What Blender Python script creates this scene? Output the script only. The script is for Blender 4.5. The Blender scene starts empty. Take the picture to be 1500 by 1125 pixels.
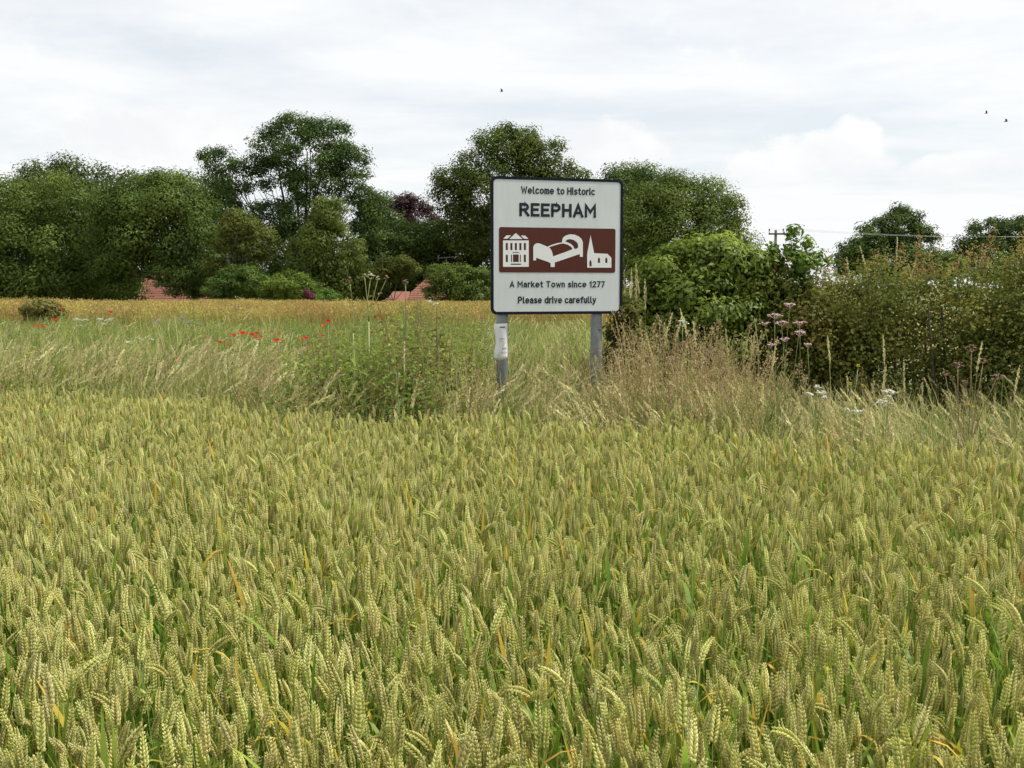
import bpy, math, numpy as np
from mathutils import Vector, Matrix
PI = math.pi; rad = math.radians
sc = bpy.context.scene
C = sc.collection
RNG = np.random.default_rng(11)

# ---------------------------------------------------------------- camera
EYE = 1.65; FPX = 1460.0; PITCH = math.atan((562.5 - 420.0) / FPX)
cam = bpy.data.cameras.new('camera'); cam_ob = bpy.data.objects.new('camera', cam); C.objects.link(cam_ob)
cam.sensor_width = 36.0; cam.lens = FPX / 1500.0 * 36.0; cam.clip_start = 0.05; cam.clip_end = 9000
cam_ob.location = (0, 0, EYE); cam_ob.rotation_euler = (PI / 2 - PITCH, 0, 0)
sc.camera = cam_ob

# ---------------------------------------------------------------- world, sun, exposure
SUN_EL = rad(58); SUN_AZ = rad(88)        # compass-like: 0 = ahead (+Y), positive = to the right
sun_dir = Vector((math.sin(SUN_AZ) * math.cos(SUN_EL), math.cos(SUN_AZ) * math.cos(SUN_EL), math.sin(SUN_EL)))
w = bpy.data.worlds.new('World'); sc.world = w; w.use_nodes = True
nt = w.node_tree; nt.nodes.clear()
def nd(t, **kw):
    n = nt.nodes.new(t)
    for k, v in kw.items(): setattr(n, k, v)
    return n
def math_(op, a, b=None, c=None, clamp=False):
    n = nt.nodes.new('ShaderNodeMath'); n.operation = op; n.use_clamp = clamp
    for i, x in enumerate((a, b, c)):
        if x is None: continue
        if isinstance(x, (int, float)): n.inputs[i].default_value = x
        else: nt.links.new(x, n.inputs[i])
    return n.outputs[0]
def smooth(x, lo, hi):
    n = nt.nodes.new('ShaderNodeMapRange'); n.interpolation_type = 'SMOOTHSTEP'
    nt.links.new(x, n.inputs[0]); n.inputs[1].default_value = lo; n.inputs[2].default_value = hi
    return n.outputs[0]
def noise_(vec, scale, detail=5, rough=.55, dist=0.0):
    n = nt.nodes.new('ShaderNodeTexNoise'); nt.links.new(vec, n.inputs['Vector'])
    n.inputs['Scale'].default_value = scale; n.inputs['Detail'].default_value = detail
    n.inputs['Roughness'].default_value = rough; n.inputs['Distortion'].default_value = dist
    return n.outputs[0]
def comb(x, y, z):
    n = nt.nodes.new('ShaderNodeCombineXYZ')
    for i, s in enumerate((x, y, z)):
        if isinstance(s, (int, float)): n.inputs[i].default_value = s
        else: nt.links.new(s, n.inputs[i])
    return n.outputs[0]
sky = nd('ShaderNodeTexSky', sky_type='NISHITA'); sky.sun_disc = False
sky.sun_elevation = SUN_EL; sky.sun_rotation = SUN_AZ
sky.air_density = 1.0; sky.dust_density = 2.0; sky.ozone_density = 1.0
bg_sky = nd('ShaderNodeBackground'); bg_sky.inputs[1].default_value = 0.105
tnt = nd('ShaderNodeMix', data_type='RGBA', blend_type='MULTIPLY'); tnt.inputs[0].default_value = 1; tnt.inputs[7].default_value = (.90, 1.04, 1.04, 1)
nt.links.new(sky.outputs[0], tnt.inputs[6]); nt.links.new(tnt.outputs[2], bg_sky.inputs[0])
tc = nd('ShaderNodeTexCoord'); sep = nd('ShaderNodeSeparateXYZ'); nt.links.new(tc.outputs['Generated'], sep.inputs[0])
dx, dy, dz = sep.outputs
el = math_('ARCSINE', dz); az = math_('ARCTAN2', dx, dy)
# thin high cloud laid out on a flat layer overhead
den = math_('ADD', math_('MAXIMUM', dz, 0.0), 0.10)
px_, py_ = math_('DIVIDE', dx, den), math_('DIVIDE', dy, den)
high = noise_(comb(math_('MULTIPLY', px_, .55), py_, 3.1), 0.75, 6, .55, .4)
high2 = noise_(comb(math_('MULTIPLY', px_, .8), py_, 9.7), 2.6, 5, .6)
highsum = math_('ADD', math_('MULTIPLY', high, .72), math_('MULTIPLY', high2, .28))
veil = math_('MULTIPLY_ADD', smooth(highsum, .36, .58), .30, .70)
veil = math_('MAXIMUM', veil, math_('MULTIPLY', smooth(el, .15, .06), .97))
# heaps of fair-weather cumulus in a low band all round the horizon
cvec = comb(math_('MULTIPLY', az, 1.0), math_('MULTIPLY', el, 1.45), 0.0)
puff = noise_(cvec, 15.0, 8, .62)
big = noise_(comb(az, math_('MULTIPLY', el, .6), 5.0), 2.4, 3, .5)
def heap(a0, e0, ra, re):
    u = math_('DIVIDE', math_('SUBTRACT', az, a0), ra); v = math_('DIVIDE', math_('SUBTRACT', el, e0), re)
    r2 = math_('ADD', math_('MULTIPLY', u, u), math_('MULTIPLY', v, v))
    return math_('SUBTRACT', 1.0, r2)
def A(p): return math.atan((p - 750) / FPX)
def E(p): return math.atan((420 - p) / FPX)
heaps = [heap(A(905), E(232), .062, .036), heap(A(850), E(240), .05, .026), heap(A(1245), E(222), .030, .026), heap(A(1140), E(252), .065, .021),
         heap(A(1200), E(245), .07, .03), heap(A(1400), E(272), .06, .022),
         heap(A(1480), E(25), .06, .02), heap(A(230), E(215), .10, .03)]
m = heaps[0]
for h in heaps[1:]: m = math_('MAXIMUM', m, h)
band = math_('MULTIPLY', smooth(el, .34, .02), math_('SUBTRACT', math_('MULTIPLY', big, 3.4), 2.1))
m = math_('MAXIMUM', m, band)
m = math_('ADD', m, math_('MULTIPLY', math_('SUBTRACT', puff, .5), 3.4))
cum = math_('MULTIPLY', smooth(m, .0, .62), smooth(el, .06, .13))
shade = noise_(comb(az, math_('MULTIPLY', el, 1.3), 7.0), 7.0, 6, .55)
def bgc(col, s):
    n = nd('ShaderNodeBackground'); n.inputs[0].default_value = (*col, 1); n.inputs[1].default_value = s; return n
bg_veil = bgc((.96, .972, .982), .765)
mixc = nd('ShaderNodeMix', data_type='RGBA'); nt.links.new(smooth(shade, .40, .60), mixc.inputs[0])
mixc.inputs[6].default_value = (.91, .92, .945, 1); mixc.inputs[7].default_value = (1.0, 1.0, 1.0, 1)
bg_cum = nd('ShaderNodeBackground'); nt.links.new(mixc.outputs[2], bg_cum.inputs[0]); bg_cum.inputs[1].default_value = .755
mx1 = nd('ShaderNodeMixShader'); nt.links.new(veil, mx1.inputs[0]); nt.links.new(bg_sky.outputs[0], mx1.inputs[1]); nt.links.new(bg_veil.outputs[0], mx1.inputs[2])
mx2 = nd('ShaderNodeMixShader'); nt.links.new(cum, mx2.inputs[0]); nt.links.new(mx1.outputs[0], mx2.inputs[1]); nt.links.new(bg_cum.outputs[0], mx2.inputs[2])
wo = nd('ShaderNodeOutputWorld'); nt.links.new(mx2.outputs[0], wo.inputs[0])

sun = bpy.data.lights.new('sun', 'SUN'); sun.energy = 4.1; sun.angle = rad(6); sun.color = (1, .95, .86)
sun_ob = bpy.data.objects.new('sun', sun); C.objects.link(sun_ob)
sun_ob.rotation_euler = sun_dir.to_track_quat('Z', 'Y').to_euler(); sun_ob.location = (0, 0, 40)
vs = sc.view_settings; vs.view_transform = 'Standard'; vs.look = 'None'; vs.gamma = 1; vs.exposure = 0.42; vs.use_curve_mapping = False
sc.cycles.use_denoising = True; sc.cycles.use_adaptive_sampling = True; sc.cycles.adaptive_threshold = .025
sc.cycles.max_bounces = 8; sc.cycles.diffuse_bounces = 6; sc.cycles.transmission_bounces = 6; sc.cycles.glossy_bounces = 2
sc.cycles.caustics_reflective = False; sc.cycles.caustics_refractive = False

# ---------------------------------------------------------------- measuring helpers
FW = Vector((0, math.cos(PITCH), -math.sin(PITCH))); UP = Vector((0, math.sin(PITCH), math.cos(PITCH)))
def ray(px, py): return FW + Vector((1, 0, 0)) * ((px - 750) / FPX) - UP * ((py - 562.5) / FPX)
def at(px, py, y):
    r = ray(px, py); return Vector((0, 0, EYE)) + r * (y / r.y)
def ppm(y): return FPX / y                  # photo pixels per metre at distance y
def ground_z(y):
    t = min(max((y - 70.0) / 12.0, 0), 1); return -3.2 * t * t * (3 - 2 * t)
def field_edge(x): return 6.75 - 0.42 * x

# ---------------------------------------------------------------- materials
MATS = {}
def plant_mat(name, stops, trans=.3, rough=.5, var=.15, hue=.02, gloss=.04, noise=None, sat=1.0):
    m = bpy.data.materials.new(name); m.use_nodes = True; t = m.node_tree; t.nodes.clear(); N = t.nodes.new; L = t.links.new
    a = N('ShaderNodeAttribute'); a.attribute_name = 'tint'
    r = N('ShaderNodeValToRGB'); cr = r.color_ramp
    while len(cr.elements) < len(stops): cr.elements.new(.5)
    for e, (p, c) in zip(cr.elements, stops): e.position = p; e.color = (*c, 1)
    L(a.outputs['Fac'], r.inputs[0])
    oi = N('ShaderNodeObjectInfo')
    hs = N('ShaderNodeHueSaturation'); L(r.outputs[0], hs.inputs['Color'])
    mr = N('ShaderNodeMapRange'); L(oi.outputs['Random'], mr.inputs[0]); mr.inputs[3].default_value = 1 - var; mr.inputs[4].default_value = 1 + var
    ml = N('ShaderNodeMath'); ml.operation = 'MULTIPLY'; L(oi.outputs['Random'], ml.inputs[0]); ml.inputs[1].default_value = 7.31
    fr = N('ShaderNodeMath'); fr.operation = 'FRACT'; L(ml.outputs[0], fr.inputs[0])
    mh = N('ShaderNodeMapRange'); L(fr.outputs[0], mh.inputs[0]); mh.inputs[3].default_value = .5 - hue; mh.inputs[4].default_value = .5 + hue
    L(mh.outputs[0], hs.inputs['Hue']); hs.inputs['Saturation'].default_value = sat
    val = mr.outputs[0]
    if noise:
        tcn = N('ShaderNodeTexCoord'); nn = N('ShaderNodeTexNoise'); L(tcn.outputs['Object'], nn.inputs['Vector'])
        nn.inputs['Scale'].default_value = noise[0]; nn.inputs['Detail'].default_value = 3
        m2 = N('ShaderNodeMapRange'); L(nn.outputs[0], m2.inputs[0]); m2.inputs[1].default_value = .3; m2.inputs[2].default_value = .7
        m2.inputs[3].default_value = 1 - noise[1]; m2.inputs[4].default_value = 1 + noise[1]
        mm = N('ShaderNodeMath'); mm.operation = 'MULTIPLY'; L(val, mm.inputs[0]); L(m2.outputs[0], mm.inputs[1]); val = mm.outputs[0]
    L(val, hs.inputs['Value'])
    d = N('ShaderNodeBsdfDiffuse'); L(hs.outputs[0], d.inputs[0])
    tr = N('ShaderNodeBsdfTranslucent'); L(hs.outputs[0], tr.inputs[0])
    g = N('ShaderNodeBsdfGlossy'); g.inputs['Roughness'].default_value = rough; g.inputs[0].default_value = (1, 1, 1, 1)
    x1 = N('ShaderNodeMixShader'); x1.inputs[0].default_value = trans; L(d.outputs[0], x1.inputs[1]); L(tr.outputs[0], x1.inputs[2])
    x2 = N('ShaderNodeMixShader'); x2.inputs[0].default_value = gloss; L(x1.outputs[0], x2.inputs[1]); L(g.outputs[0], x2.inputs[2])
    o = N('ShaderNodeOutputMaterial'); L(x2.outputs[0], o.inputs[0])
    MATS[name] = m; return m
def solid_mat(name, c1, c2=None, scale=8, rough=.7, metal=0, bump=0, spec=.3, detail=5, stretch=None):
    m = bpy.data.materials.new(name); m.use_nodes = True; t = m.node_tree; N = t.nodes.new; L = t.links.new
    b = t.nodes['Principled BSDF']; b.inputs['Roughness'].default_value = rough; b.inputs['Metallic'].default_value = metal
    b.inputs['Specular IOR Level'].default_value = spec
    b.inputs['Base Color'].default_value = (*c1, 1)
    if c2:
        tcn = N('ShaderNodeTexCoord'); nn = N('ShaderNodeTexNoise'); mp = N('ShaderNodeMapping'); mp.inputs['Scale'].default_value = stretch or (1, 1, 1); L(tcn.outputs['Object'], mp.inputs[0]); L(mp.outputs[0], nn.inputs['Vector'])
        nn.inputs['Scale'].default_value = scale; nn.inputs['Detail'].default_value = detail; nn.inputs['Roughness'].default_value = .6
        r = N('ShaderNodeValToRGB'); r.color_ramp.elements[0].position = .32; r.color_ramp.elements[1].position = .68
        r.color_ramp.elements[0].color = (*c1, 1); r.color_ramp.elements[1].color = (*c2, 1)
        L(nn.outputs[0], r.inputs[0]); L(r.outputs[0], b.inputs['Base Color'])
        if bump:
            bp = N('ShaderNodeBump'); bp.inputs['Strength'].default_value = bump; L(nn.outputs[0], bp.inputs['Height']); L(bp.outputs[0], b.inputs['Normal'])
    MATS[name] = m; return m

# tree leaf colours: dark leaf -> pale leaf, tone random per clump and leaf
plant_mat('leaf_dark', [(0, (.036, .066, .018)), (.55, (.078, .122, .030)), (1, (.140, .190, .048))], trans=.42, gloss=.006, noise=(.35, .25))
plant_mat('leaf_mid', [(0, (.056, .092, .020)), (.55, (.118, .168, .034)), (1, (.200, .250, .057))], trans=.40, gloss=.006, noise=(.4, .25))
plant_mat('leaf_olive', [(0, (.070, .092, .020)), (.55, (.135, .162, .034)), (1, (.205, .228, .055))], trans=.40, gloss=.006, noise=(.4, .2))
plant_mat('leaf_bright', [(0, (.085, .135, .018)), (.5, (.18, .265, .034)), (1, (.30, .39, .06))], trans=.45, gloss=.015, noise=(1.5, .2))
plant_mat('leaf_fresh', [(0, (.06, .105, .018)), (.5, (.125, .19, .032)), (1, (.21, .28, .05))], trans=.4, gloss=.006)
plant_mat('leaf_dull', [(0, (.11, .115, .03)), (.5, (.19, .18, .05)), (1, (.28, .25, .08))], trans=.4, gloss=.006)
plant_mat('leaf_lime', [(0, (0.096, 0.144, 0.018)), (.5, (0.156, 0.228, 0.030)), (1, (0.240, 0.312, 0.048))], trans=.35)
plant_mat('leaf_copper', [(0, (.042, .025, .025)), (.55, (.077, .042, .042)), (1, (.133, .077, .07))], trans=.2, gloss=.008)
plant_mat('leaf_hedge', [(0, (.095, .12, .026)), (.5, (.18, .205, .042)), (.84, (.27, .265, .062)), (.96, (.32, .25, .075)), (1, (.35, .22, .09))], trans=.48, gloss=.006, noise=(.9, .2))
plant_mat('leaf_hedge_red', [(0, (.095, .11, .025)), (.52, (.185, .19, .04)), (.80, (.27, .235, .058)), (.95, (.33, .22, .075)), (1, (.42, .22, .11))], trans=.48, gloss=.006, noise=(.9, .2))
solid_mat('bark', (.05, .04, .03), (.12, .10, .075), 6, .9, bump=.6)
solid_mat('bark_birch', (.55, .53, .48), (.25, .22, .19), 5, .8)
# crops and grasses
plant_mat('ear', [(0, (.39, .405, .095)), (.5, (.62, .61, .21)), (1, (.87, .83, .50))], trans=.45, rough=.45, var=.16, hue=.013, gloss=.02)
plant_mat('wheat_stem', [(0, (.26, .34, .06)), (1, (.44, .50, .12))], trans=.3, var=.15, hue=.02)
plant_mat('wheat_leaf', [(0, (.16, .27, .035)), (.55, (.28, .38, .05)), (.78, (.52, .46, .07)), (1, (.72, .46, .08))], trans=.5, var=.25, hue=.02, gloss=.015)
plant_mat('grass_green', [(0, (.11, .155, .028)), (.5, (.22, .27, .06)), (1, (.40, .40, .14))], trans=.45, var=.32, hue=.03, gloss=.015)
plant_mat('grass_straw', [(0, (.28, .29, .09)), (.5, (.54, .51, .23)), (1, (.76, .69, .40))], trans=.35, var=.2, hue=.015, gloss=.015)
plant_mat('grass_brown', [(0, (.22, .22, .07)), (.5, (.40, .325, .15)), (1, (.54, .42, .23))], trans=.35, var=.2, hue=.015, gloss=.01)
plant_mat('weed_leaf', [(0, (.06, .10, .018)), (.5, (.13, .195, .03)), (1, (.26, .34, .055))], trans=.45, var=.28, hue=.025, gloss=.015)
plant_mat('rape', [(0, (.18, .19, .05)), (.5, (.36, .285, .085)), (1, (.49, .375, .135))], trans=.3, var=.24, hue=.02, gloss=.01)
plant_mat('stalk_green', [(0, (.16, .22, .06)), (1, (.30, .34, .12))], trans=.1, var=.05)
plant_mat('stalk_brown', [(0, (.17, .11, .06)), (1, (.33, .22, .13))], trans=.1, var=.05)
plant_mat('petal_red', [(0, (.50, .025, .01)), (1, (.80, .085, .03))], trans=.4, var=.15, gloss=.02)
plant_mat('petal_white', [(0, (.50, .53, .38)), (1, (.84, .84, .76))], trans=.3, var=.05, hue=.0)
plant_mat('petal_pink', [(0, (.55, .36, .40)), (1, (.88, .68, .72))], trans=.3, var=.05, hue=.0)
plant_mat('petal_cream', [(0, (.42, .42, .22)), (1, (.68, .66, .46))], trans=.3, var=.05, hue=.0)
plant_mat('petal_brown', [(0, (.22, .12, .08)), (1, (.38, .23, .16))], trans=.2, var=.05, hue=.0)
plant_mat('petal_yellow', [(0, (.5, .42, .02)), (1, (.8, .66, .04))], trans=.3, var=.05, hue=.0)
plant_mat('petal_violet', [(0, (.22, .18, .34)), (1, (.42, .36, .55))], trans=.3, var=.05, hue=.0)
# sign
solid_mat('sign_face', (.63, .67, .69), (.565, .605, .605), 3.2, .4, stretch=(2.6, 1, .5))
solid_mat('sign_border', (.008, .010, .018), (.012, .015, .024), 14, .7, spec=.12)
solid_mat('sign_ink', (.012, .016, .026), None, rough=.5)
solid_mat('sign_brown', (.085, .018, .009), (.07, .015, .008), 6, .4, stretch=(2.6, 1, .5))
solid_mat('sign_white', (.74, .765, .76), None, rough=.45)
solid_mat('sign_back', (.22, .23, .23), (.3, .31, .31), 20, .5)
solid_mat('galvanised', (.20, .22, .235), (.29, .31, .325), 18, .5, .25, bump=.05)
solid_mat('paper', (.80, .80, .82), (.70, .70, .72), 40, .8)
solid_mat('paper_ink', (.10, .10, .11), None, rough=.8)
solid_mat('tape', (.06, .06, .06), None, rough=.5)
solid_mat('rust', (.22, .08, .05), (.3, .12, .07), 60, .9)
# buildings, poles, birds, soil
solid_mat('roof_tile', (.25, .10, .07), (.19, .085, .062), 2.5, .8)
solid_mat('brick', (.42, .19, .12), (.33, .14, .09), 3, .9)
solid_mat('render_white', (.75, .74, .70), (.66, .65, .6), 2, .8)
solid_mat('glass', (.03, .04, .05), None, rough=.1, spec=.5)
solid_mat('pole_wood', (.10, .085, .07), (.16, .14, .12), 5, .9)
solid_mat('insulator', (.12, .10, .09), None, rough=.3)
solid_mat('wire', (.30, .30, .31), None, rough=.5)
solid_mat('aerial', (.14, .145, .15), None, rough=.4, metal=.6)
solid_mat('feather', (.05, .05, .06), None, rough=.8)
solid_mat('soil', (.09, .075, .045), (.15, .125, .07), 3, .95, bump=.4)
solid_mat('meadow', (.075, .11, .03), (.16, .16, .06), .35, .95, bump=.4)
solid_mat('stubble', (.22, .18, .07), (.30, .25, .10), .8, .95, bump=.4)

# ---------------------------------------------------------------- mesh helpers
def tag(o, label, cat, group=None, kind=None):
    o['label'] = label
    if cat: o['category'] = cat
    if group: o['group'] = group
    if kind: o['kind'] = kind
    return o
def thing(name, label, cat, loc=(0, 0, 0), rz=0, group=None):
    o = bpy.data.objects.new(name, None); C.objects.link(o); o.location = loc; o.rotation_euler = (0, 0, rz)
    o.empty_display_size = .1
    return tag(o, label, cat, group)
def link(name, me, parent=None):
    o = bpy.data.objects.new(name, me); C.objects.link(o)
    if parent is not None: o.parent = parent
    return o
def fast_mesh(name, V, F, mats, tint=None, midx=None, smooth=False):
    """V (n,3), F (m,k) all faces alike, or list of tuples."""
    me = bpy.data.meshes.new(name)
    V = np.asarray(V, np.float32)
    if isinstance(F, np.ndarray):
        k = F.shape[1]; n = len(F)
        me.vertices.add(len(V)); me.vertices.foreach_set('co', V.ravel())
        me.loops.add(n * k); me.loops.foreach_set('vertex_index', F.astype(np.int32).ravel())
        me.polygons.add(n); me.polygons.foreach_set('loop_start', np.arange(0, n * k, k, dtype=np.int32))
        me.update(calc_edges=True)
    else:
        me.from_pydata(V.tolist(), [], F); me.update()
    for m in mats: me.materials.append(MATS[m])
    if midx is not None: me.polygons.foreach_set('material_index', np.asarray(midx, np.int32))
    if tint is not None:
        a = me.attributes.new('tint', 'FLOAT', 'POINT'); a.data.foreach_set('value', np.asarray(tint, np.float32))
    if smooth: me.polygons.foreach_set('use_smooth', np.ones(len(me.polygons), bool))
    me.update()
    return me
class MB:
    def __init__(s): s.V = []; s.F = []; s.T = []; s.M = []; s.n = 0
    def add(s, V, F, t=.5, m=0):
        V = np.asarray(V, float).reshape(-1, 3); o = s.n
        s.V.append(V); s.F += [tuple(i + o for i in f) for f in F]
        s.T.append(np.full(len(V), t) if np.isscalar(t) else np.asarray(t, float)); s.M += [m] * len(F); s.n += len(V)
        return s
    def box(s, c, d, t=.5, m=0):
        c = np.array(c, float); h = np.array(d, float) / 2
        V = [c + h * np.array(k) for k in ((-1, -1, -1), (1, -1, -1), (1, 1, -1), (-1, 1, -1), (-1, -1, 1), (1, -1, 1), (1, 1, 1), (-1, 1, 1))]
        return s.add(V, [(0, 3, 2, 1), (4, 5, 6, 7), (0, 1, 5, 4), (1, 2, 6, 5), (2, 3, 7, 6), (3, 0, 4, 7)], t, m)
    def tube(s, P, R, k=6, t=.5, m=0, cap=True):
        P = np.asarray(P, float); n = len(P); R = np.full(n, R) if np.isscalar(R) else np.asarray(R, float)
        D = np.gradient(P, axis=0); D /= np.linalg.norm(D, axis=1)[:, None] + 1e-9
        ref = np.array([0, 0, 1.]) if abs(D[0][2]) < .9 else np.array([1., 0, 0])
        V = []
        for i in range(n):
            a = np.cross(D[i], ref); a /= np.linalg.norm(a) + 1e-9; b = np.cross(D[i], a)
            for j in range(k):
                th = 2 * PI * j / k; V.append(P[i] + R[i] * (math.cos(th) * a + math.sin(th) * b))
        F = [(i * k + j, i * k + (j + 1) % k, (i + 1) * k + (j + 1) % k, (i + 1) * k + j) for i in range(n - 1) for j in range(k)]
        if cap: F += [tuple(range(k))[::-1], tuple((n - 1) * k + j for j in range(k))]
        return s.add(V, F, np.repeat(t, k) if not np.isscalar(t) else t, m)
    def blade(s, P, W, side, t=.5, m=0):
        """flat tapering strip along points P with widths W"""
        P = np.asarray(P, float); side = np.asarray(side, float); n = len(P)
        V = []; F = []; T = []
        tt = np.full(n, t) if np.isscalar(t) else np.asarray(t)
        for i in range(n):
            V += [P[i] - side * W[i] / 2, P[i] + side * W[i] / 2]; T += [tt[i]] * 2
        for i in range(n - 1): F.append((2 * i, 2 * i + 1, 2 * i + 3, 2 * i + 2))
        return s.add(V, F, T, m)
    def mesh(s, name, mats, smooth=False):
        return fast_mesh(name, np.concatenate(s.V), s.F, mats, np.concatenate(s.T), s.M, smooth)
    def build(s, name, mats, parent=None, smooth=False):
        return link(name, s.mesh(name, mats, smooth), parent)
def unit(a): return a / (np.linalg.norm(a, axis=-1, keepdims=True) + 1e-9)
def leaf_arrays(P, N, S, rng, aspect=.6, fold=.14):
    n = len(P); t = unit(np.cross(N, rng.normal(size=(n, 3)))); b = np.cross(N, t); S = S[:, None]
    V = np.stack([P - t * S * .5, P + b * S * aspect * .5 + N * S * fold, P + t * S * .5, P - b * S * aspect * .5 + N * S * fold], 1)
    return V.reshape(-1, 3), np.arange(n * 4).reshape(-1, 4)
def crown_points(rng, lobes, n, clump, inner=.18, up=.45, shell=(.72, 1.04), clip=.72, droop=0, loose=.36):
    """lobes (k,6): centre, radii. Leaf clumps on the lobes' shells with gaps between them."""
    lobes = np.asarray(lobes, float); cc = []; uu = []; ri = []
    area = np.array([(r[0] * r[1] + r[0] * r[2] + r[1] * r[2]) for r in lobes[:, 3:]]); area = area * 4.19
    for k, L in enumerate(lobes):
        m = max(4, int(area[k] / (clump[0] * clump[1] * 2.2)))
        u = unit(rng.normal(size=(m, 3))); f = rng.uniform(*shell, m)
        c = L[:3] + u * L[3:] * f[:, None]
        keep = np.ones(m, bool)
        for q, Q in enumerate(lobes):
            if q == k: continue
            ins = (((c - Q[:3]) / Q[3:]) ** 2).sum(1) < clip ** 2
            keep &= ~(ins & (rng.random(m) < .85))
        cc.append(c[keep]); uu.append(u[keep])
        m2 = int(m * inner); u2 = unit(rng.normal(size=(m2, 3)))
        cc.append(L[:3] + u2 * L[3:] * rng.uniform(.25, .7, m2)[:, None]); uu.append(u2)
    cc = np.concatenate(cc); uu = np.concatenate(uu); m = len(cc)
    R = rng.uniform(clump[0], clump[1], m); wgt = R ** 2 / (R ** 2).sum()
    idx = rng.choice(m, n, p=wgt)
    v = unit(rng.normal(size=(n, 3))); q = rng.random(n) ** loose * (1 + .25 * (rng.random(n) < .12))
    off = v * (R[idx] * q)[:, None] * [1.1, 1.1, 1]; off[:, 2] *= .75
    P = cc[idx] + off; P[:, 2] -= droop * rng.random(n) * R[idx]
    N = unit(uu[idx] * .30 + v * 1.0 + np.array([0, 0, up]) + rng.normal(size=(n, 3)) * .24)
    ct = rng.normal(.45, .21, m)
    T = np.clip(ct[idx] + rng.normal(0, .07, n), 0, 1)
    return P, N, T
def foliage(name, rng, lobes, n, leaf, clump, mats, parent, aspect=.62, **kw):
    P, N, T = crown_points(rng, lobes, n, clump, **kw)
    V, F = leaf_arrays(P, N, rng.uniform(.7, 1.3, n) * leaf, rng, aspect)
    return link(name, fast_mesh(name, V, F, mats, np.repeat(T, 4)), parent)

# ---------------------------------------------------------------- the ground
ys = [-300, -60, -10, 0, 5, 10, 20, 40, 60, 68, 70, 72, 74, 76, 78, 80, 82, 84, 100, 200, 600, 2000, 6000]
xs = [-5000, -1500, -400, -120, -60, -30, -10, 0, 10, 30, 60, 120, 400, 1500, 5000]
V = [(x, y, ground_z(y)) for y in ys for x in xs]; nx = len(xs)
F = [(j * nx + i, j * nx + i + 1, (j + 1) * nx + i + 1, (j + 1) * nx + i) for j in range(len(ys) - 1) for i in range(nx - 1)]
g = link('ground', fast_mesh('ground', V, F, ['meadow'], smooth=True)); g['kind'] = 'structure'
def sheet(name, poly, z, mat):
    o = link(name, fast_mesh(name, [(x, y, z) for x, y in poly], [tuple(range(len(poly)))], [mat])); o['kind'] = 'structure'; return o
sheet('wheat_field_soil', [(-40, -30), (40, -30), (40, field_edge(40)), (12, field_edge(12)), (-40, field_edge(-40))][:2] + [(18.0, -8), (12, field_edge(12)), (-40, field_edge(-40))], .004, 'soil')
sheet('crop_field_soil', [(-90, 27), (30, 25), (60, 25), (60, 69), (-90, 69)], .004, 'stubble')

# ---------------------------------------------------------------- scatter many alike plants (uncountable ground cover)
def scatter(name, meshes, P, rot, scale, idx, label, cat):
    col = bpy.data.collections.new(name + '_plants')
    for i, me in enumerate(meshes):
        o = bpy.data.objects.new('%s_%02d' % (name, i), me); col.objects.link(o)
    me = bpy.data.meshes.new(name); n = len(P)
    me.vertices.add(n); me.vertices.foreach_set('co', np.asarray(P, np.float32).ravel())
    a = me.attributes.new('rot', 'FLOAT_VECTOR', 'POINT'); a.data.foreach_set('vector', np.asarray(rot, np.float32).ravel())
    a = me.attributes.new('size', 'FLOAT', 'POINT'); a.data.foreach_set('value', np.asarray(scale, np.float32))
    a = me.attributes.new('pick', 'INT', 'POINT'); a.data.foreach_set('value', np.asarray(idx, np.int32))
    me.update()
    ob = link(name, me)
    t = bpy.data.node_groups.new(name, 'GeometryNodeTree')
    t.interface.new_socket('Geometry', in_out='INPUT', socket_type='NodeSocketGeometry')
    t.interface.new_socket('Geometry', in_out='OUTPUT', socket_type='NodeSocketGeometry')
    gi = t.nodes.new('NodeGroupInput'); go = t.nodes.new('NodeGroupOutput')
    ip = t.nodes.new('GeometryNodeInstanceOnPoints'); ci = t.nodes.new('GeometryNodeCollectionInfo')
    ci.inputs['Collection'].default_value = col; ci.inputs['Separate Children'].default_value = True; ci.inputs['Reset Children'].default_value = True
    def na(nm, typ):
        n_ = t.nodes.new('GeometryNodeInputNamedAttribute'); n_.data_type = typ; n_.inputs[0].default_value = nm; return n_.outputs[0]
    t.links.new(gi.outputs[0], ip.inputs['Points']); t.links.new(ci.outputs[0], ip.inputs['Instance'])
    ip.inputs['Pick Instance'].default_value = True
    t.links.new(na('pick', 'INT'), ip.inputs['Instance Index'])
    t.links.new(na('rot', 'FLOAT_VECTOR'), ip.inputs['Rotation']); t.links.new(na('size', 'FLOAT'), ip.inputs['Scale'])
    t.links.new(ip.outputs[0], go.inputs[0])
    md = ob.modifiers.new('plants', 'NODES'); md.node_group = t
    ob['label'] = label; ob['category'] = cat; ob['kind'] = 'stuff'
    return ob

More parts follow.
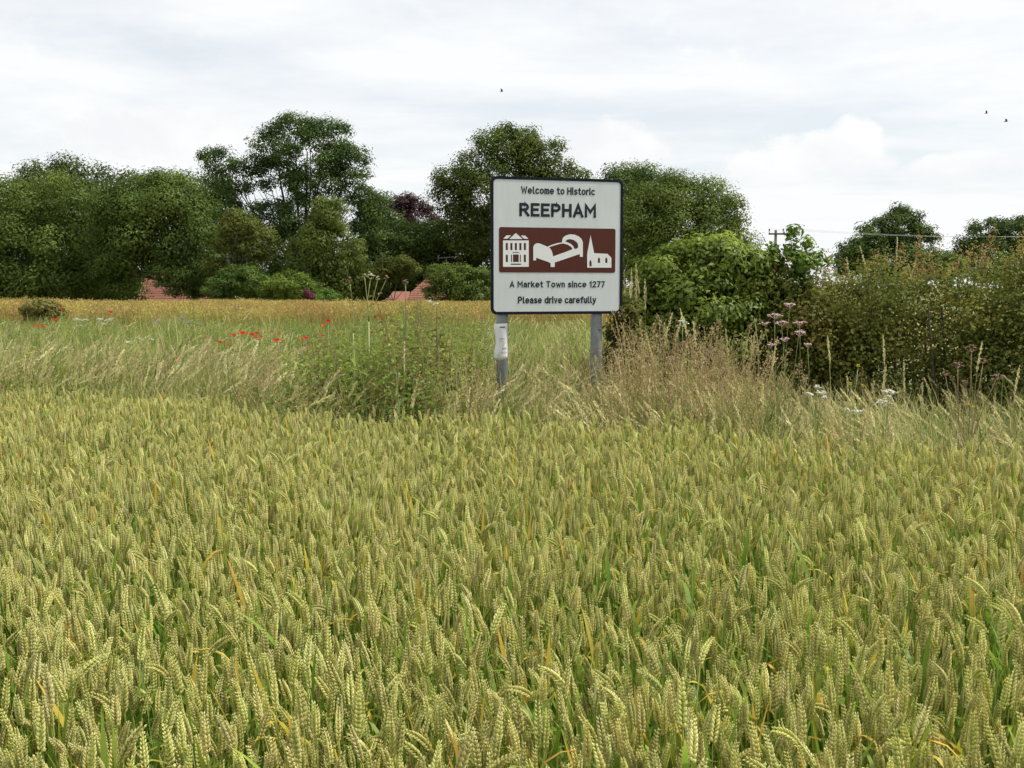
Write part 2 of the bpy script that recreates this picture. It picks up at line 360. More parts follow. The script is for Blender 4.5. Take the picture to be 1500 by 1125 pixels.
# ---------------------------------------------------------------- wheat
def wheat_variant(rng):
    """returns dict part -> MB ; one stalk growing at the origin"""
    H = rng.uniform(.61, .71); lean = rng.uniform(-.05, .14); bend = rng.choice([rng.uniform(.0, .35), rng.uniform(.25, .7), rng.uniform(.9, 1.6)], p=[.70, .23, .07])
    L = rng.uniform(.062, .088)
    # stem curve in the xz plane
    pts = []; x = z = 0; n = 9; ds = H / n; ang = []
    for i in range(n + 1):
        pts.append((x, 0, z)); a = lean * (i / n) + max(0, bend * .45) * max(0, (i / n - .7) / .3) ** 2; ang.append(a)
        x += math.sin(a) * ds; z += math.cos(a) * ds
    stem = MB().tube(pts, np.linspace(.0020, .0013, len(pts)), 4, np.linspace(.2, .9, len(pts)), cap=False)
    ear = MB(); k = 10; rot = rng.uniform(0, PI)
    p = np.array(pts[-1]); a = ang[-1]; roll = rng.uniform(0, PI)
    ns = 19; base_t = rng.uniform(.30, .56)
    for i in range(ns):
        s = i / (ns - 1); a2 = a + bend * .55 * s
        T = np.array([math.sin(a2), 0, math.cos(a2)]); B = np.array([0, 1., 0]); Nn = np.cross(T, B)
        side = math.cos(roll) * B + math.sin(roll) * Nn; nrm = np.cross(T, side)
        sg = 1 if i % 2 else -1
        prof = (.72 + .5 * math.sin(PI * min(1, s * 1.05 + .12))) * (1.0 if s < .93 else .85)
        for f in (-1, 1):
            d = unit(T * 1.0 + side * sg * (.42 + .1 * rng.random()) + nrm * f * (.30 + .1 * rng.random()))
            l = .0107 * prof * rng.uniform(.9, 1.12); r = .00262 * prof * rng.uniform(.9, 1.15)
            q = p + side * sg * .0017 + nrm * f * .0012
            e1 = unit(np.cross(d, side + .01)); e2 = np.cross(d, e1)
            V = [q]
            for (h, rr) in ((.28, .95), (.62, .9)):
                V += [q + d * l * h + r * rr * (math.cos(2 * PI * j / 5) * e1 + math.sin(2 * PI * j / 5) * e2) for j in range(5)]
            V.append(q + d * l * 1.02 + T * .0008)
            Fc = [(0, 1 + (j + 1) % 5, 1 + j) for j in range(5)] + [(1 + j, 1 + (j + 1) % 5, 6 + (j + 1) % 5, 6 + j) for j in range(5)] + [(6 + j, 6 + (j + 1) % 5, 11) for j in range(5)]
            tt = np.clip(base_t + np.array([-.3] + [-.1] * 5 + [.12] * 5 + [.5]) + rng.normal(0, .07), 0, 1)
            ear.add(V, Fc, tt)
        p = p + T * L / ns
    leaves = []
    for li in range(3):
        zf = (.42, .62, .80)[li] + rng.uniform(-.06, .06); i0 = min(n, int(zf * n)); q = np.array(pts[i0]); th = rng.uniform(0, 2 * PI)
        out = np.array([math.cos(th), math.sin(th), 0]); side = np.array([-math.sin(th), math.cos(th), 0])
        ln = rng.uniform(.14, .24); a0 = rng.uniform(.05, .35); curl = rng.uniform(.0, .8) if rng.random() < .75 else rng.uniform(1.4, 2.4)
        P = [q]; m_ = 6
        for j in range(m_):
            aa = a0 + curl * ((j + .5) / m_) ** 1.6; P.append(P[-1] + (out * math.sin(aa) + np.array([0, 0, 1]) * math.cos(aa)) * ln / m_)
        wd = rng.uniform(.010, .016); W = wd * np.array([.7, 1, 1, .9, .72, .42, .04])
        age = rng.choice([.06, .28, .5, .75], p=[.74, .21, .035, .015]); tv = np.clip(age + np.linspace(-.1, .34, m_ + 1) * (.4 + .8 * rng.random()) , 0, 1)
        leaves.append(MB().blade(P, W, side, tv))
    return stem, ear, leaves
def merge(parts):
    out = MB()
    for mb, mi in parts:
        off = out.n
        for Vv in mb.V: out.V.append(Vv)
        for Tv in mb.T: out.T.append(Tv)
        out.F += [tuple(i + off for i in f) for f in mb.F]; out.M += [mi] * len(mb.F); out.n += mb.n
    return out
rw = np.random.default_rng(5)
WV = []
for i in range(20):
    stem, ear, lv = wheat_variant(rw)
    WV.append(dict(stem=stem.mesh('stem', ['wheat_stem'], True), ear=ear.mesh('ear', ['ear'], False), leaf=[l.mesh('leaf', ['wheat_leaf'], True) for l in lv],
                   all=merge([(stem, 0), (ear, 1)] + [(l, 2) for l in lv]).mesh('wheat_stalk', ['wheat_stem', 'ear', 'wheat_leaf'])))
dens = 900; y0, y1 = 1.15, 11.5; half = .62 * y1 + 1.2
n = int(dens * (y1 - y0) * 2 * half)
X = rw.uniform(-half, half, n); Y = rw.uniform(y0, y1, n)
edge_n = .22 * np.sin(X * 1.7 + .4) + .13 * np.sin(X * 4.9 + 2)
lim = field_edge(X) + edge_n + rw.normal(0, .10, n)
keep = (Y < lim) & (np.abs(X) < .62 * Y + 1.1)
# uneven stand: thinner patches and old drill gaps
def vnoise(x, y, s, seed):
    r = np.random.default_rng(seed); out = 0
    for k in range(5):
        a, b, c, d = r.uniform(-1, 1, 4); out = out + np.sin((a * x + b * y) * s * 2.2 + c * 9) * np.cos((b * x - d * y) * s * 1.7 + d * 7)
    return out / 2.2
pn = vnoise(X, Y, 1.1, 3) + .6 * vnoise(X, Y, 3.6, 4)
keep &= rw.random(n) < np.clip(.82 + .26 * pn, .38, 1)
X, Y, pn = X[keep], Y[keep], pn[keep]; n = len(X)
Z = np.zeros(n); sz = rw.normal(.96, .065, n) + .03 * vnoise(X, Y, 1.6, 8)
def world_lean(yaw, tx, ty):
    from mathutils import Euler
    out = np.empty((len(yaw), 3))
    for i in range(len(yaw)): out[i] = (Matrix.Rotation(ty[i], 3, 'Y') @ Matrix.Rotation(tx[i], 3, 'X') @ Matrix.Rotation(yaw[i], 3, 'Z')).to_euler()
    return out
wind = .05 * vnoise(X, Y, 1.3, 15)
rot = world_lean(rw.uniform(0, 2 * PI, n), rw.normal(0, .09, n), rw.normal(-.055, .105, n) + wind); pick = rw.integers(0, len(WV), n)
# those in frame, nearest first
inframe = (Y > 1.72) & (np.abs(X) < .50 * Y)
order = np.where(inframe)[0]; order = order[np.argsort(np.hypot(X[order], Y[order]))][:300]
rest = np.ones(n, bool); rest[order] = False
scatter('wheat_crop', [v['all'] for v in WV], np.stack([X, Y, Z], 1)[rest], rot[rest], sz[rest], pick[rest], 'dense field of ripening green and gold wheat behind the nearest stalks', 'wheat')
for i in order:
    v = WV[pick[i]]
    t = thing('wheat_stalk', 'ripening wheat stalk with plump ear along the bottom edge of the picture', 'wheat', (X[i], Y[i], 0), 0, 'nearest wheat stalks')
    t.rotation_euler = rot[i]; s = float(sz[i]); t.scale = (s, s, s)
    link('stem', v['stem'], t); link('ear', v['ear'], t)
    for l in v['leaf']: link('leaf', l, t)

# ---------------------------------------------------------------- verge grasses
rg = np.random.default_rng(21)
def tuft(rng, nb, h, spread, width, tlo, thi, curl):
    m = MB()
    for k in range(nb):
        th = rng.uniform(0, 2 * PI); out = np.array([math.cos(th), math.sin(th), 0]); side = np.array([-math.sin(th), math.cos(th), 0])
        q = np.array([*(rng.normal(0, spread, 2)), 0]); ln = h * rng.uniform(.55, 1.1); a0 = rng.uniform(.02, .3); cu = rng.uniform(.1, curl); P = [q]; ns = 5
        for j in range(ns):
            aa = a0 + cu * ((j + .5) / ns) ** 1.5; P.append(P[-1] + (out * math.sin(aa) + np.array([0, 0, 1.]) * math.cos(aa)) * ln / ns)
        t0 = rng.uniform(tlo, thi)
        m.blade(P, width * np.array([.8, 1, .95, .8, .5, .06]), side, np.clip(t0 + np.linspace(-.12, .2, ns + 1), 0, 1))
    return m
def panicle(rng, mb, P, length, wid, n, t=(.5, 1), fleck=.012, m=0, loose=.0):
    """a seed head of little flecks round the last part of a stem"""
    P = np.asarray(P, float); tip = P[-1]; d = unit(P[-1] - P[-2])
    for k in range(n):
        s = rng.random(); prof = math.sin(PI * (.12 + .8 * s)) ; c = tip - d * length * (1 - s)
        off = unit(rng.normal(size=3)) * wid * prof * (.35 + .65 * rng.random()); off[2] *= .5
        ax = unit(d + unit(off + 1e-6) * (.35 + loose)); sd = unit(np.cross(ax, rng.normal(size=3))); l = fleck * rng.uniform(.7, 1.4)
        b = c + off
        mb.add([b - ax * l / 2, b + sd * l * .2, b + ax * l / 2, b - sd * l * .2], [(0, 1, 2, 3)], rng.uniform(*t), m)
def seed_stalk(rng, h, hl, hw, n, lean, nod, mat=0, fleck=.014, loose=0, leaf=True, th=None):
    th = rng.uniform(0, 2 * PI) if th is None else th; out = np.array([math.cos(th), math.sin(th), 0]); P = [np.zeros(3)]; ns = 8
    for j in range(ns):
        aa = lean * j / ns + nod * max(0, (j / ns - .6) / .4) ** 2; P.append(P[-1] + (out * math.sin(aa) + np.array([0, 0, 1.]) * math.cos(aa)) * h / ns)
    st = MB().tube(P, np.linspace(.0024, .0014, ns + 1), 3, np.linspace(.1, .7, ns + 1), cap=False)
    if leaf:
        for k in range(2):
            q = P[2 + k]; th = rng.uniform(0, 2 * PI); o2 = np.array([math.cos(th), math.sin(th), 0]); sd = np.array([-math.sin(th), math.cos(th), 0]); B = [q]
            for j in range(4): B.append(B[-1] + (o2 * math.sin(.4 + .35 * j) + np.array([0, 0, 1.]) * math.cos(.4 + .35 * j)) * .055)
            st.blade(B, np.array([.004, .006, .005, .003, .0005]), sd, .3)
    hd = MB(); panicle(rng, hd, P, hl, hw, n, fleck=fleck, loose=loose)
    return st, hd
GT = [tuft(rg, 15, .72, .05, .0095, .0, .95, 1.9).mesh('grass_tuft', ['grass_green']) for _ in range(6)]
GL = [tuft(rg, 18, .42, .04, .007, .1, .6, 1.3).mesh('grass_tuft', ['grass_green']) for _ in range(4)]
GS = [tuft(rg, 14, .62, .06, .0065, .1, .8, 1.7).mesh('straw_tuft', ['grass_straw']) for _ in range(4)]
SH = []
for k in range(8):
    a, b = seed_stalk(rg, rg.uniform(.8, 1.0), rg.uniform(.12, .20), rg.uniform(.012, .020), 52, rg.uniform(.1, .6), rg.uniform(.1, 1.2), fleck=.021, th=rg.normal(0, .5))
    SH.append(merge([(a, 0), (b, 0)]).mesh('seed_stalk', ['grass_straw']))
BR = []
for k in range(6):
    out = MB()
    for q in range(4):
        a, b = seed_stalk(rg, rg.uniform(.55, .85), rg.uniform(.14, .22), rg.uniform(.03, .055), 40, rg.uniform(.05, .4), rg.uniform(.1, .5), fleck=.010, loose=.6, leaf=False)
        off = np.array([*rg.normal(0, .05, 2), 0])
        for mb in (a, b):
            mb.V = [v + off for v in mb.V]
            o0 = out.n; out.V += mb.V; out.T += mb.T; out.F += [tuple(i + o0 for i in f) for f in mb.F]; out.M += [0] * len(mb.F); out.n += mb.n
    BR.append(out.mesh('brown_grass', ['grass_brown']))
def field_pts(n, x0, x1, y0, y1, fn, rng):
    X = rng.uniform(x0, x1, n); Y = rng.uniform(y0, y1, n); p = fn(X, Y); k = rng.random(n) < p
    X, Y = X[k], Y[k]; m = len(X); return X, Y, m
def std(X, Y, m, rng, s0, s1, tilt=.12):
    return np.stack([X, Y, np.zeros(m)], 1), np.stack([rng.normal(0, tilt, m), rng.normal(0, tilt, m), rng.uniform(0, 2 * PI, m)], 1), rng.uniform(s0, s1, m)
EX = lambda X, Y: Y - field_edge(X) - .22 * np.sin(X * 1.7 + .4) - .13 * np.sin(X * 4.9 + 2)       # distance behind the wheat's edge
PX = lambda X, Y: 750 + FPX * X / Y                                                               # where it shows across the photo
def ss(a, lo, hi): t = np.clip((a - lo) / (hi - lo), 0, 1); return t * t * (3 - 2 * t)
inv = lambda X, Y: (np.abs(X) < .62 * Y + 1.5)
HEDGE = lambda X: 10.0 - .5 * (X - 2.5)
nothedge = lambda X, Y: ~((X > 2.0) & (Y > HEDGE(X) + .3))
# green grass
def fn(X, Y):
    e = EX(X, Y); d = ss(e, -.15, .35) * inv(X, Y) * nothedge(X, Y) * np.where(Y < 13, 1, .6) * (Y < 27 - .07 * (X + 10))
    nse = vnoise(X, Y, .7, 31); return d * np.clip(.55 + .35 * nse, .12, 1)
X, Y, m = field_pts(70000, -19, 9, 5, 28, fn, rg); P, R, S = std(X, Y, m, rg, .75, 1.15)
S *= (1.28 + .22 * vnoise(X, Y, .9, 71) + .12 * vnoise(X, Y, 2.4, 72)) * np.where(EX(X, Y) < .7, .85, 1.0) * np.where(PX(X, Y) > 1150, .80, 1) * np.where((PX(X, Y) > 700) & (PX(X, Y) < 950) & (Y < 9.2), .95, 1)
scatter('verge_grass', GT, P, R, S, rg.integers(0, len(GT), m), 'long green grass of the rough verge beyond the wheat', 'grass')
X, Y, m = field_pts(26000, -17, 9, 5, 20, lambda X, Y: ss(EX(X, Y), -.3, .1) * inv(X, Y) * (Y < 14) * .8, rg); P, R, S = std(X, Y, m, rg, .7, 1.2)
scatter('low_grass', GL, P, R, S, rg.integers(0, len(GL), m), 'short green grass at the foot of the verge', 'grass')
# straw coloured grass and seed heads
def fn(X, Y):
    e = EX(X, Y); p = PX(X, Y); d = ss(e, -.1, .3) * inv(X, Y) * nothedge(X, Y)
    z = np.where(p < 420, .8 * np.where(e < 3.4, 1, .3), np.where(p < 690, .95 * (e < 1.6), np.where(p < 1130, .8, .6))); return d * z * np.clip(.6 + .4 * vnoise(X, Y, 1.2, 41), .08, 1) * np.where(Y < 14, 1, .3)
X, Y, m = field_pts(34000, -16, 9, 5, 25, fn, rg); P, R, S = std(X, Y, m, rg, .7, 1.1, .2)
S *= 1.2
scatter('straw_grass', GS, P, R, S, rg.integers(0, len(GS), m), 'dry straw coloured grass tangled through the verge', 'grass')
def fn2(X, Y): return fn(X, Y) * np.where(EX(X, Y) < .5, .5, 1)
X, Y, m = field_pts(52000, -16, 9, 5, 25, fn2, rg); P, R, S = std(X, Y, m, rg, .8, 1.12, .1)
R = world_lean(np.where(PX(X, Y) > 820, PI, 0) + rg.normal(0, .6, m), rg.normal(0, .10, m), np.where(PX(X, Y) > 820, -.10, .12) + rg.normal(0, .12, m))
S *= np.where(PX(X, Y) < 430, 1.12, 1) * np.where(PX(X, Y) > 1120, .86, 1) * np.where((PX(X, Y) > 690) & (PX(X, Y) < 900) & (Y < 9.0), .98, 1)
scatter('seeding_grass', SH, P, R, S, rg.integers(0, len(SH), m), 'pale seeding grass heads leaning along the verge', 'grass')
# brown hazy grass round the right post and in front of the hedge
def fnb(X, Y):
    e = EX(X, Y); p = PX(X, Y); d = ss(e, 0, .4) * inv(X, Y) * nothedge(X, Y)
    z = np.exp(-((p - 1000) / 130) ** 2) * .62 + .5 * np.exp(-((p - 700) / 60) ** 2) * (e < 1.6) + .18 * (p > 1150) + .10 * (p < 420)
    return d * z * (Y < 11)
X, Y, m = field_pts(9000, -9, 8, 5, 12, fnb, rg); P, R, S = std(X, Y, m, rg, .75, 1.15, .12)
S *= rg.uniform(.85, 1.15, m) * 1.3 * np.where(PX(X, Y) > 1150, .72, 1) * np.where((PX(X, Y) > 880) & (PX(X, Y) < 1100), 1.12, 1)
scatter('brown_grass', BR, P, R, S, rg.integers(0, len(BR), m), 'hazy reddish brown grass around the right hand sign post', 'grass')

# ---------------------------------------------------------------- ripening crop behind the verge
RP = []
for k in range(6):
    mb = MB()
    for q in range(46):
        b = np.array([rg.uniform(-.55, .55), rg.uniform(-.55, .55), 0]); h = rg.uniform(.95, 1.28); P = [b, b + [rg.normal(0, .05), rg.normal(0, .05), h * .6]]
        top = P[1] + np.array([rg.normal(0, .10), rg.normal(0, .10), h * .4]); P.append(top)
        th = rg.uniform(0, PI); sd = np.array([math.cos(th), math.sin(th), 0])
        mb.blade(P, [.02, .02, .006], sd, [.05, .35, .7])
        for z in range(12):
            s = rg.uniform(.45, 1); c = P[1] * (1 - s) + top * s if s > 0 else P[1]; d = unit(rg.normal(size=3) * [1, 1, .4] + [0, 0, .7]); l = rg.uniform(.06, .13); sd2 = unit(np.cross(d, rg.normal(size=3)))
            mb.add([c, c + d * l * .5 + sd2 * .009, c + d * l, c + d * l * .5 - sd2 * .009], [(0, 1, 2, 3)], rg.uniform(.3, 1))
    RP.append(mb.mesh('crop_patch', ['rape']))
xx = []
yy = 21.0
while yy < 68:
    step = .85 if yy < 35 else 1.1
    for x in np.arange(-(.60 * yy + 6), min(.14 * yy + 4, 12), step):
        xx.append((x + rg.normal(0, .2), yy + rg.normal(0, .2)))
    yy += step
xx = np.array(xx); keep = xx[:, 1] > 26.8 - .07 * (xx[:, 0] + 10) + 1.6 * np.sin(xx[:, 0] * .8) + 1.2 * np.sin(xx[:, 0] * 2.1 + 1); xx = xx[keep]; m = len(xx)
P, R, S = std(xx[:, 0], xx[:, 1], m, rg, .85, 1.0, .03); S *= (1 + .10 * vnoise(xx[:, 0], xx[:, 1], .35, 61)) * (1 - .33 * ss(xx[:, 1], 28, 64)) * (1 - .06 * ss(xx[:, 0], -20, 0))
scatter('ripening_crop', RP, P, R, S, rg.integers(0, len(RP), m), 'golden ripening crop in the field in front of the trees', 'crop')

# ---------------------------------------------------------------- trees
def px_lobes(L, d, depth=.9):
    out = []
    for l in L:
        dd = l[4] if len(l) > 4 else 0
        c = at(l[0], l[1], d + dd); k = (d + dd) / FPX
        out.append((c.x, c.y, c.z, l[2] * k, max(l[2], l[3]) * k * depth, l[3] * k))
    return out
def limb_path(a, b, rng, n=6, sag=.12):
    a = np.array(a, float); b = np.array(b, float); L = np.linalg.norm(b - a); P = [a + (b - a) * i / n for i in range(n + 1)]
    w_ = rng.normal(0, sag * .25 * L, 3)
    return [p + w_ * math.sin(PI * i / n) + (np.array([0, 0, -.10 * L]) * math.sin(PI * i / n)) for i, p in enumerate(P)]
def tree(seed, label, L, d, base_px, mat, n, leaf=.30, clump=(.6, 1.6), bark='bark', r0=.35, name='broadleaf_tree', cat='tree', depth=.9, fork=.35, **kw):
    rng = np.random.default_rng(seed)
    if d > 60: n = int(n * 1.4); leaf *= .82
    gz = ground_z(d); bx = at(base_px, 430, d).x
    t = thing(name, label, cat, (bx, d, gz)); off = np.array([bx, d, gz])
    lobes = np.array(px_lobes(L, d, depth)); lobes[:, :3] -= off
    foliage('crown', rng, lobes, n, leaf, clump, [mat], t, **kw)
    big = np.argsort(-lobes[:, 3] * lobes[:, 5])
    top = lobes[np.argmax(lobes[:, 2])]; zf = max(.6, fork * top[2])
    mb = MB(); fk = np.array([0 + rng.normal(0, .1), rng.normal(0, .1), zf])
    mb.tube([(0, 0, -.15), (0, 0, .15 * zf), tuple(fk * [.6, .6, .6]), tuple(fk)], [r0 * 1.35, r0 * 1.05, r0 * .9, r0 * .8], 10)
    for k in range(len(lobes)):
        p = limb_path(fk, lobes[k, :3], rng); rr = r0 * .5 * min(1, (lobes[k, 3] * lobes[k, 5]) ** .5 / (lobes[big[0], 3] * lobes[big[0], 5]) ** .5)
        mb.tube(p, np.linspace(rr * 1.1, rr * .25, len(p)), 6)
        for q in range(3):
            e = lobes[k, :3] + unit(rng.normal(size=3)) * lobes[k, 3:] * .85
            p2 = limb_path(p[3 + q % 3], e, rng, 4); mb.tube(p2, np.linspace(rr * .4, rr * .08, len(p2)), 4)
    mb.build('trunk', [bark], t, True)
    return t
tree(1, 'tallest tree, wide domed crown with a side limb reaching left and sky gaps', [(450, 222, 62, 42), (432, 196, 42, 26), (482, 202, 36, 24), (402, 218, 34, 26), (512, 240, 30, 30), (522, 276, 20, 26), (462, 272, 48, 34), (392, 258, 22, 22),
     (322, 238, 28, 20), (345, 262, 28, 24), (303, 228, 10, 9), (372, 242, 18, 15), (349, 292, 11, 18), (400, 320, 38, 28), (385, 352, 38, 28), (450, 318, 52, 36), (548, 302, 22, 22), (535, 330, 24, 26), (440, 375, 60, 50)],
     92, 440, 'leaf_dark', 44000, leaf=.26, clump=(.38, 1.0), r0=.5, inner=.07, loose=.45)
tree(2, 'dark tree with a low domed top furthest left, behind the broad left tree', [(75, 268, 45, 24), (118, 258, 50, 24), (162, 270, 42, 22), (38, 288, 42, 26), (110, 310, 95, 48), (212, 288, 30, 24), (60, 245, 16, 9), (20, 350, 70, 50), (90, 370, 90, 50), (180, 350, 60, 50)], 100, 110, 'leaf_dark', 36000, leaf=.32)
tree(3, 'broad bushy green tree at the left edge above the golden crop', [(20, 308, 62, 44), (88, 300, 56, 42), (62, 368, 88, 52), (-45, 330, 60, 60), (128, 350, 50, 50), (-65, 400, 80, 45), (30, 412, 80, 28), (120, 410, 60, 30), (175, 418, 34, 24)], 80, 60, 'leaf_mid', 46000, leaf=.27)
tree(4, 'light green tree partly covering the half hidden brick house', [(225, 296, 52, 38), (182, 310, 40, 40), (268, 308, 36, 34), (288, 340, 34, 40), (225, 350, 56, 44), (170, 370, 44, 40), (292, 378, 24, 28), (258, 380, 36, 22), (182, 402, 24, 24)], 76, 288, 'leaf_mid', 36000, leaf=.25)
tree(5, 'dark tree filling the gap left of the tallest tree', [(270, 282, 40, 26), (312, 278, 28, 22), (310, 330, 46, 46), (240, 278, 32, 20), (330, 370, 50, 46)], 98, 290, 'leaf_dark', 20000, leaf=.32)
tree(6, 'slender olive birch with a pale forked trunk below the tallest tree', [(350, 335, 28, 22), (333, 355, 20, 16), (366, 378, 24, 28), (386, 352, 18, 20), (342, 315, 14, 10), (320, 400, 18, 20)], 73, 336, 'leaf_olive', 9000, leaf=.20, bark='bark_birch', clump=(.3, .7), r0=.13, name='birch_tree', fork=.6)
tree(7, 'feathery olive green willow standing in front of the tallest tree', [(482, 318, 26, 28), (476, 352, 36, 32), (458, 388, 36, 32), (502, 394, 32, 34), (484, 300, 16, 14), (516, 372, 18, 26), (440, 360, 20, 20), (480, 420, 50, 22)], 72, 482, 'leaf_olive', 34000, leaf=.20, clump=(.35, .8), r0=.2, name='willow_tree', droop=.6, up=.25)
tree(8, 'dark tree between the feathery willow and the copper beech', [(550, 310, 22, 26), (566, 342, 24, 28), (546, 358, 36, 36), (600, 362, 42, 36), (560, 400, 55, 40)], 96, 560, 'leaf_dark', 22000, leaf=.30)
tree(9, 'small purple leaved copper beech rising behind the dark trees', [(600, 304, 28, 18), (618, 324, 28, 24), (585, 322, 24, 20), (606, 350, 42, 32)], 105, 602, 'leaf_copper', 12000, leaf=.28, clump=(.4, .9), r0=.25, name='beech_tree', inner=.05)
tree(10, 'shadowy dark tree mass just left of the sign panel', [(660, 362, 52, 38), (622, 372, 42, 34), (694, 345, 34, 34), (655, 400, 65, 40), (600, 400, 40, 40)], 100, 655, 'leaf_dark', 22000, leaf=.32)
tree(11, 'tall broad tree rising directly behind the sign panel', [(740, 222, 48, 32), (705, 246, 38, 32), (662, 262, 24, 18), (666, 296, 28, 32), (790, 228, 36, 28), (818, 248, 26, 20), (738, 282, 70, 50), (692, 336, 44, 44), (800, 298, 44, 52), (772, 206, 24, 16), (740, 194, 24, 11), (650, 282, 14, 12), (845, 300, 30, 50), (780, 360, 80, 60)], 95, 740, 'leaf_mid', 50000, leaf=.28, clump=(.45, 1.15), r0=.45, loose=.42)
tree(12, 'rounded yellowish green tree just right of the sign panel', [(985, 288, 52, 34), (1040, 300, 40, 32), (1070, 316, 24, 24), (950, 310, 40, 40), (1000, 346, 78, 48), (1060, 348, 36, 40), (930, 350, 36, 52), (1000, 385, 80, 45)], 82, 990, 'leaf_olive', 42000, leaf=.25, clump=(.55, 1.35))
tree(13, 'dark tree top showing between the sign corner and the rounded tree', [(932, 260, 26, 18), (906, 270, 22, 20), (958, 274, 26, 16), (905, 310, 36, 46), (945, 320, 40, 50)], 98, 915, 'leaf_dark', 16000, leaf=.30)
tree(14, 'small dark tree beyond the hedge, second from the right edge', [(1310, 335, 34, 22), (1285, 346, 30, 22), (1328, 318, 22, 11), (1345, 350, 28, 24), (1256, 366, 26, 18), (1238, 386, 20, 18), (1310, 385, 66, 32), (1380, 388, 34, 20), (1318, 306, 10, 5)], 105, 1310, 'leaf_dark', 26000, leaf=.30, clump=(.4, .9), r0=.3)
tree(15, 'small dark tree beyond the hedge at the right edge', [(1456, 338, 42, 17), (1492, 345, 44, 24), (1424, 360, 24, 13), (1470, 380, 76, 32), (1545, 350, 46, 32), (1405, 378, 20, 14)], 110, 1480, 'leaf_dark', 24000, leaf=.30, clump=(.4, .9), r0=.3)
# shrubs at the far edge of the golden crop
def shrub(seed, label, L, d, px, mat, n, leaf, clump=(.25, .55), name='garden_shrub', **kw):
    return tree(seed, label, L, d, px, mat, n, leaf, clump, r0=.07, name=name, cat='shrub', fork=.25, **kw)
shrub(21, 'bright green shrub below the feathery willow', [(425, 415, 28, 18), (440, 425, 22, 16), (405, 425, 20, 18)], 69.5, 425, 'leaf_fresh', 9000, .17)
shrub(22, 'mid green shrub below the pale trunked birch', [(350, 408, 30, 20), (375, 418, 26, 20), (325, 420, 26, 18)], 70.5, 352, 'leaf_mid', 11000, .18)
shrub(23, 'small lime green shrub between the willow and the hogweed', [(476, 434, 16, 10), (490, 438, 10, 8)], 68.5, 478, 'leaf_fresh', 3500, .15, clump=(.15, .35))
shrub(24, 'pale layered fruit tree beside the red tiled roof', [(582, 388, 28, 11), (566, 402, 26, 10), (602, 397, 18, 8), (540, 420, 20, 14), (552, 412, 16, 10)], 72, 575, 'leaf_olive', 10000, .17, name='fruit_tree')
shrub(25, 'rounded dark green shrub between the red roof and the sign', [(668, 410, 42, 22), (645, 402, 20, 14), (702, 416, 32, 24), (655, 428, 34, 18), (690, 432, 40, 18)], 70, 670, 'leaf_mid', 18000, .18)
shrub(26, 'dark brownish bush standing in the golden crop at far left', [(62, 452, 22, 10), (45, 458, 16, 8), (80, 458, 14, 8)], 27, 62, 'leaf_dull', 3000, .08, clump=(.08, .2), name='wild_bush')
rb = shrub(27, 'shrub with crimson flowers below the bright green shrub', [(456, 434, 7, 8), (450, 428, 5, 5)], 68.2, 455, 'petal_pink', 700, .14, clump=(.1, .2))
rb.children[0].data.materials[0] = bpy.data.materials['leaf_copper'].copy()
_m = rb.children[0].data.materials[0]; _m.name = 'petal_crimson'
for e_ in [n_ for n_ in _m.node_tree.nodes if n_.type == 'VALTORGB'][0].color_ramp.elements: e_.color = (.15, .045, .055, 1)

# ---------------------------------------------------------------- hedge and bushes right of the sign
def hedge(seed, label, x0, x1, hfun, mat, n, leaf, name='hawthorn_hedge'):
    rng = np.random.default_rng(seed); xm = (x0 + x1) / 2; base = np.array([xm, HEDGE(xm) + .7, 0])
    t = thing(name, label, 'hedge', base); L = []
    x = x0
    while x < x1:
        y = HEDGE(x) + .75; h = hfun(x) + rng.normal(0, .09)
        for z, ry, rz_ in ((.30, .62, .34), (.75, .68, .40), (1.15, .64, .40), (h - .42, .52, .40)):
            L.append((x + rng.normal(0, .14), y + rng.normal(0, .1), z, .42 * rng.uniform(.85, 1.15), ry * rng.uniform(.85, 1.15), rz_ * rng.uniform(.9, 1.1)))
        L.append((x, y + .45, h - .62, .55, .55, .5))
        x += .34
    L = np.array(L); L[:, :3] -= base
    foliage('leaves', rng, L, n, leaf, (.11, .30), [mat], t, aspect=.7, shell=(.66, 1.12), inner=.3, loose=.6)
    # upright shoots standing clear of the clipped top
    sh = MB(); lp = []; ln_ = []
    for k in range(int((x1 - x0) * 26)):
        x = rng.uniform(x0, x1); y = HEDGE(x) + .75 + rng.uniform(-.5, .45); z = hfun(x) - .18; hh = rng.uniform(.12, .42)
        P = [np.array([x, y, z]) - base + np.array([0, 0, 0.])]
        dr = np.array([rng.normal(0, .22), rng.normal(0, .22), 1.])
        for j in range(3): P.append(P[-1] + dr * hh / 3 + rng.normal(0, .012, 3))
        sh.tube(P, [.004, .0035, .0025, .0012], 3, .5, cap=False)
        for q in range(int(hh * 75)):
            s = rng.uniform(.25, 1) * 3; i = min(2, int(s)); c = P[i] + (P[i + 1] - P[i]) * (s - i); o = rng.normal(0, .022, 3); lp.append(c + o); ln_.append(unit(o + [0, 0, .02]))
    sh.build('shoots', ['stalk_brown'], t)['kind'] = 'stuff'
    lp = np.array(lp); T = np.clip(rng.normal(.82, .14, len(lp)), 0, 1)
    V_, F_ = leaf_arrays(lp, np.array(ln_), rng.uniform(.7, 1.2, len(lp)) * leaf, rng, .6)
    link('tip_leaves', fast_mesh('tip_leaves', V_, F_, [mat], np.repeat(T, 4)), t)['kind'] = 'stuff'
    mb = MB()
    for x in np.arange(x0 + .1, x1, .4):
        b = np.array([x, HEDGE(x) + .75, -.05]) - base
        for q in range(3): mb.tube(limb_path(b + [rng.normal(0, .08), rng.normal(0, .08), 0], b + [rng.normal(0, .25), rng.normal(0, .25), 1.5], rng, 5), np.linspace(.025, .008, 6), 5)
    mb.build('stems', ['bark'], t)['kind'] = 'stuff'
    return t
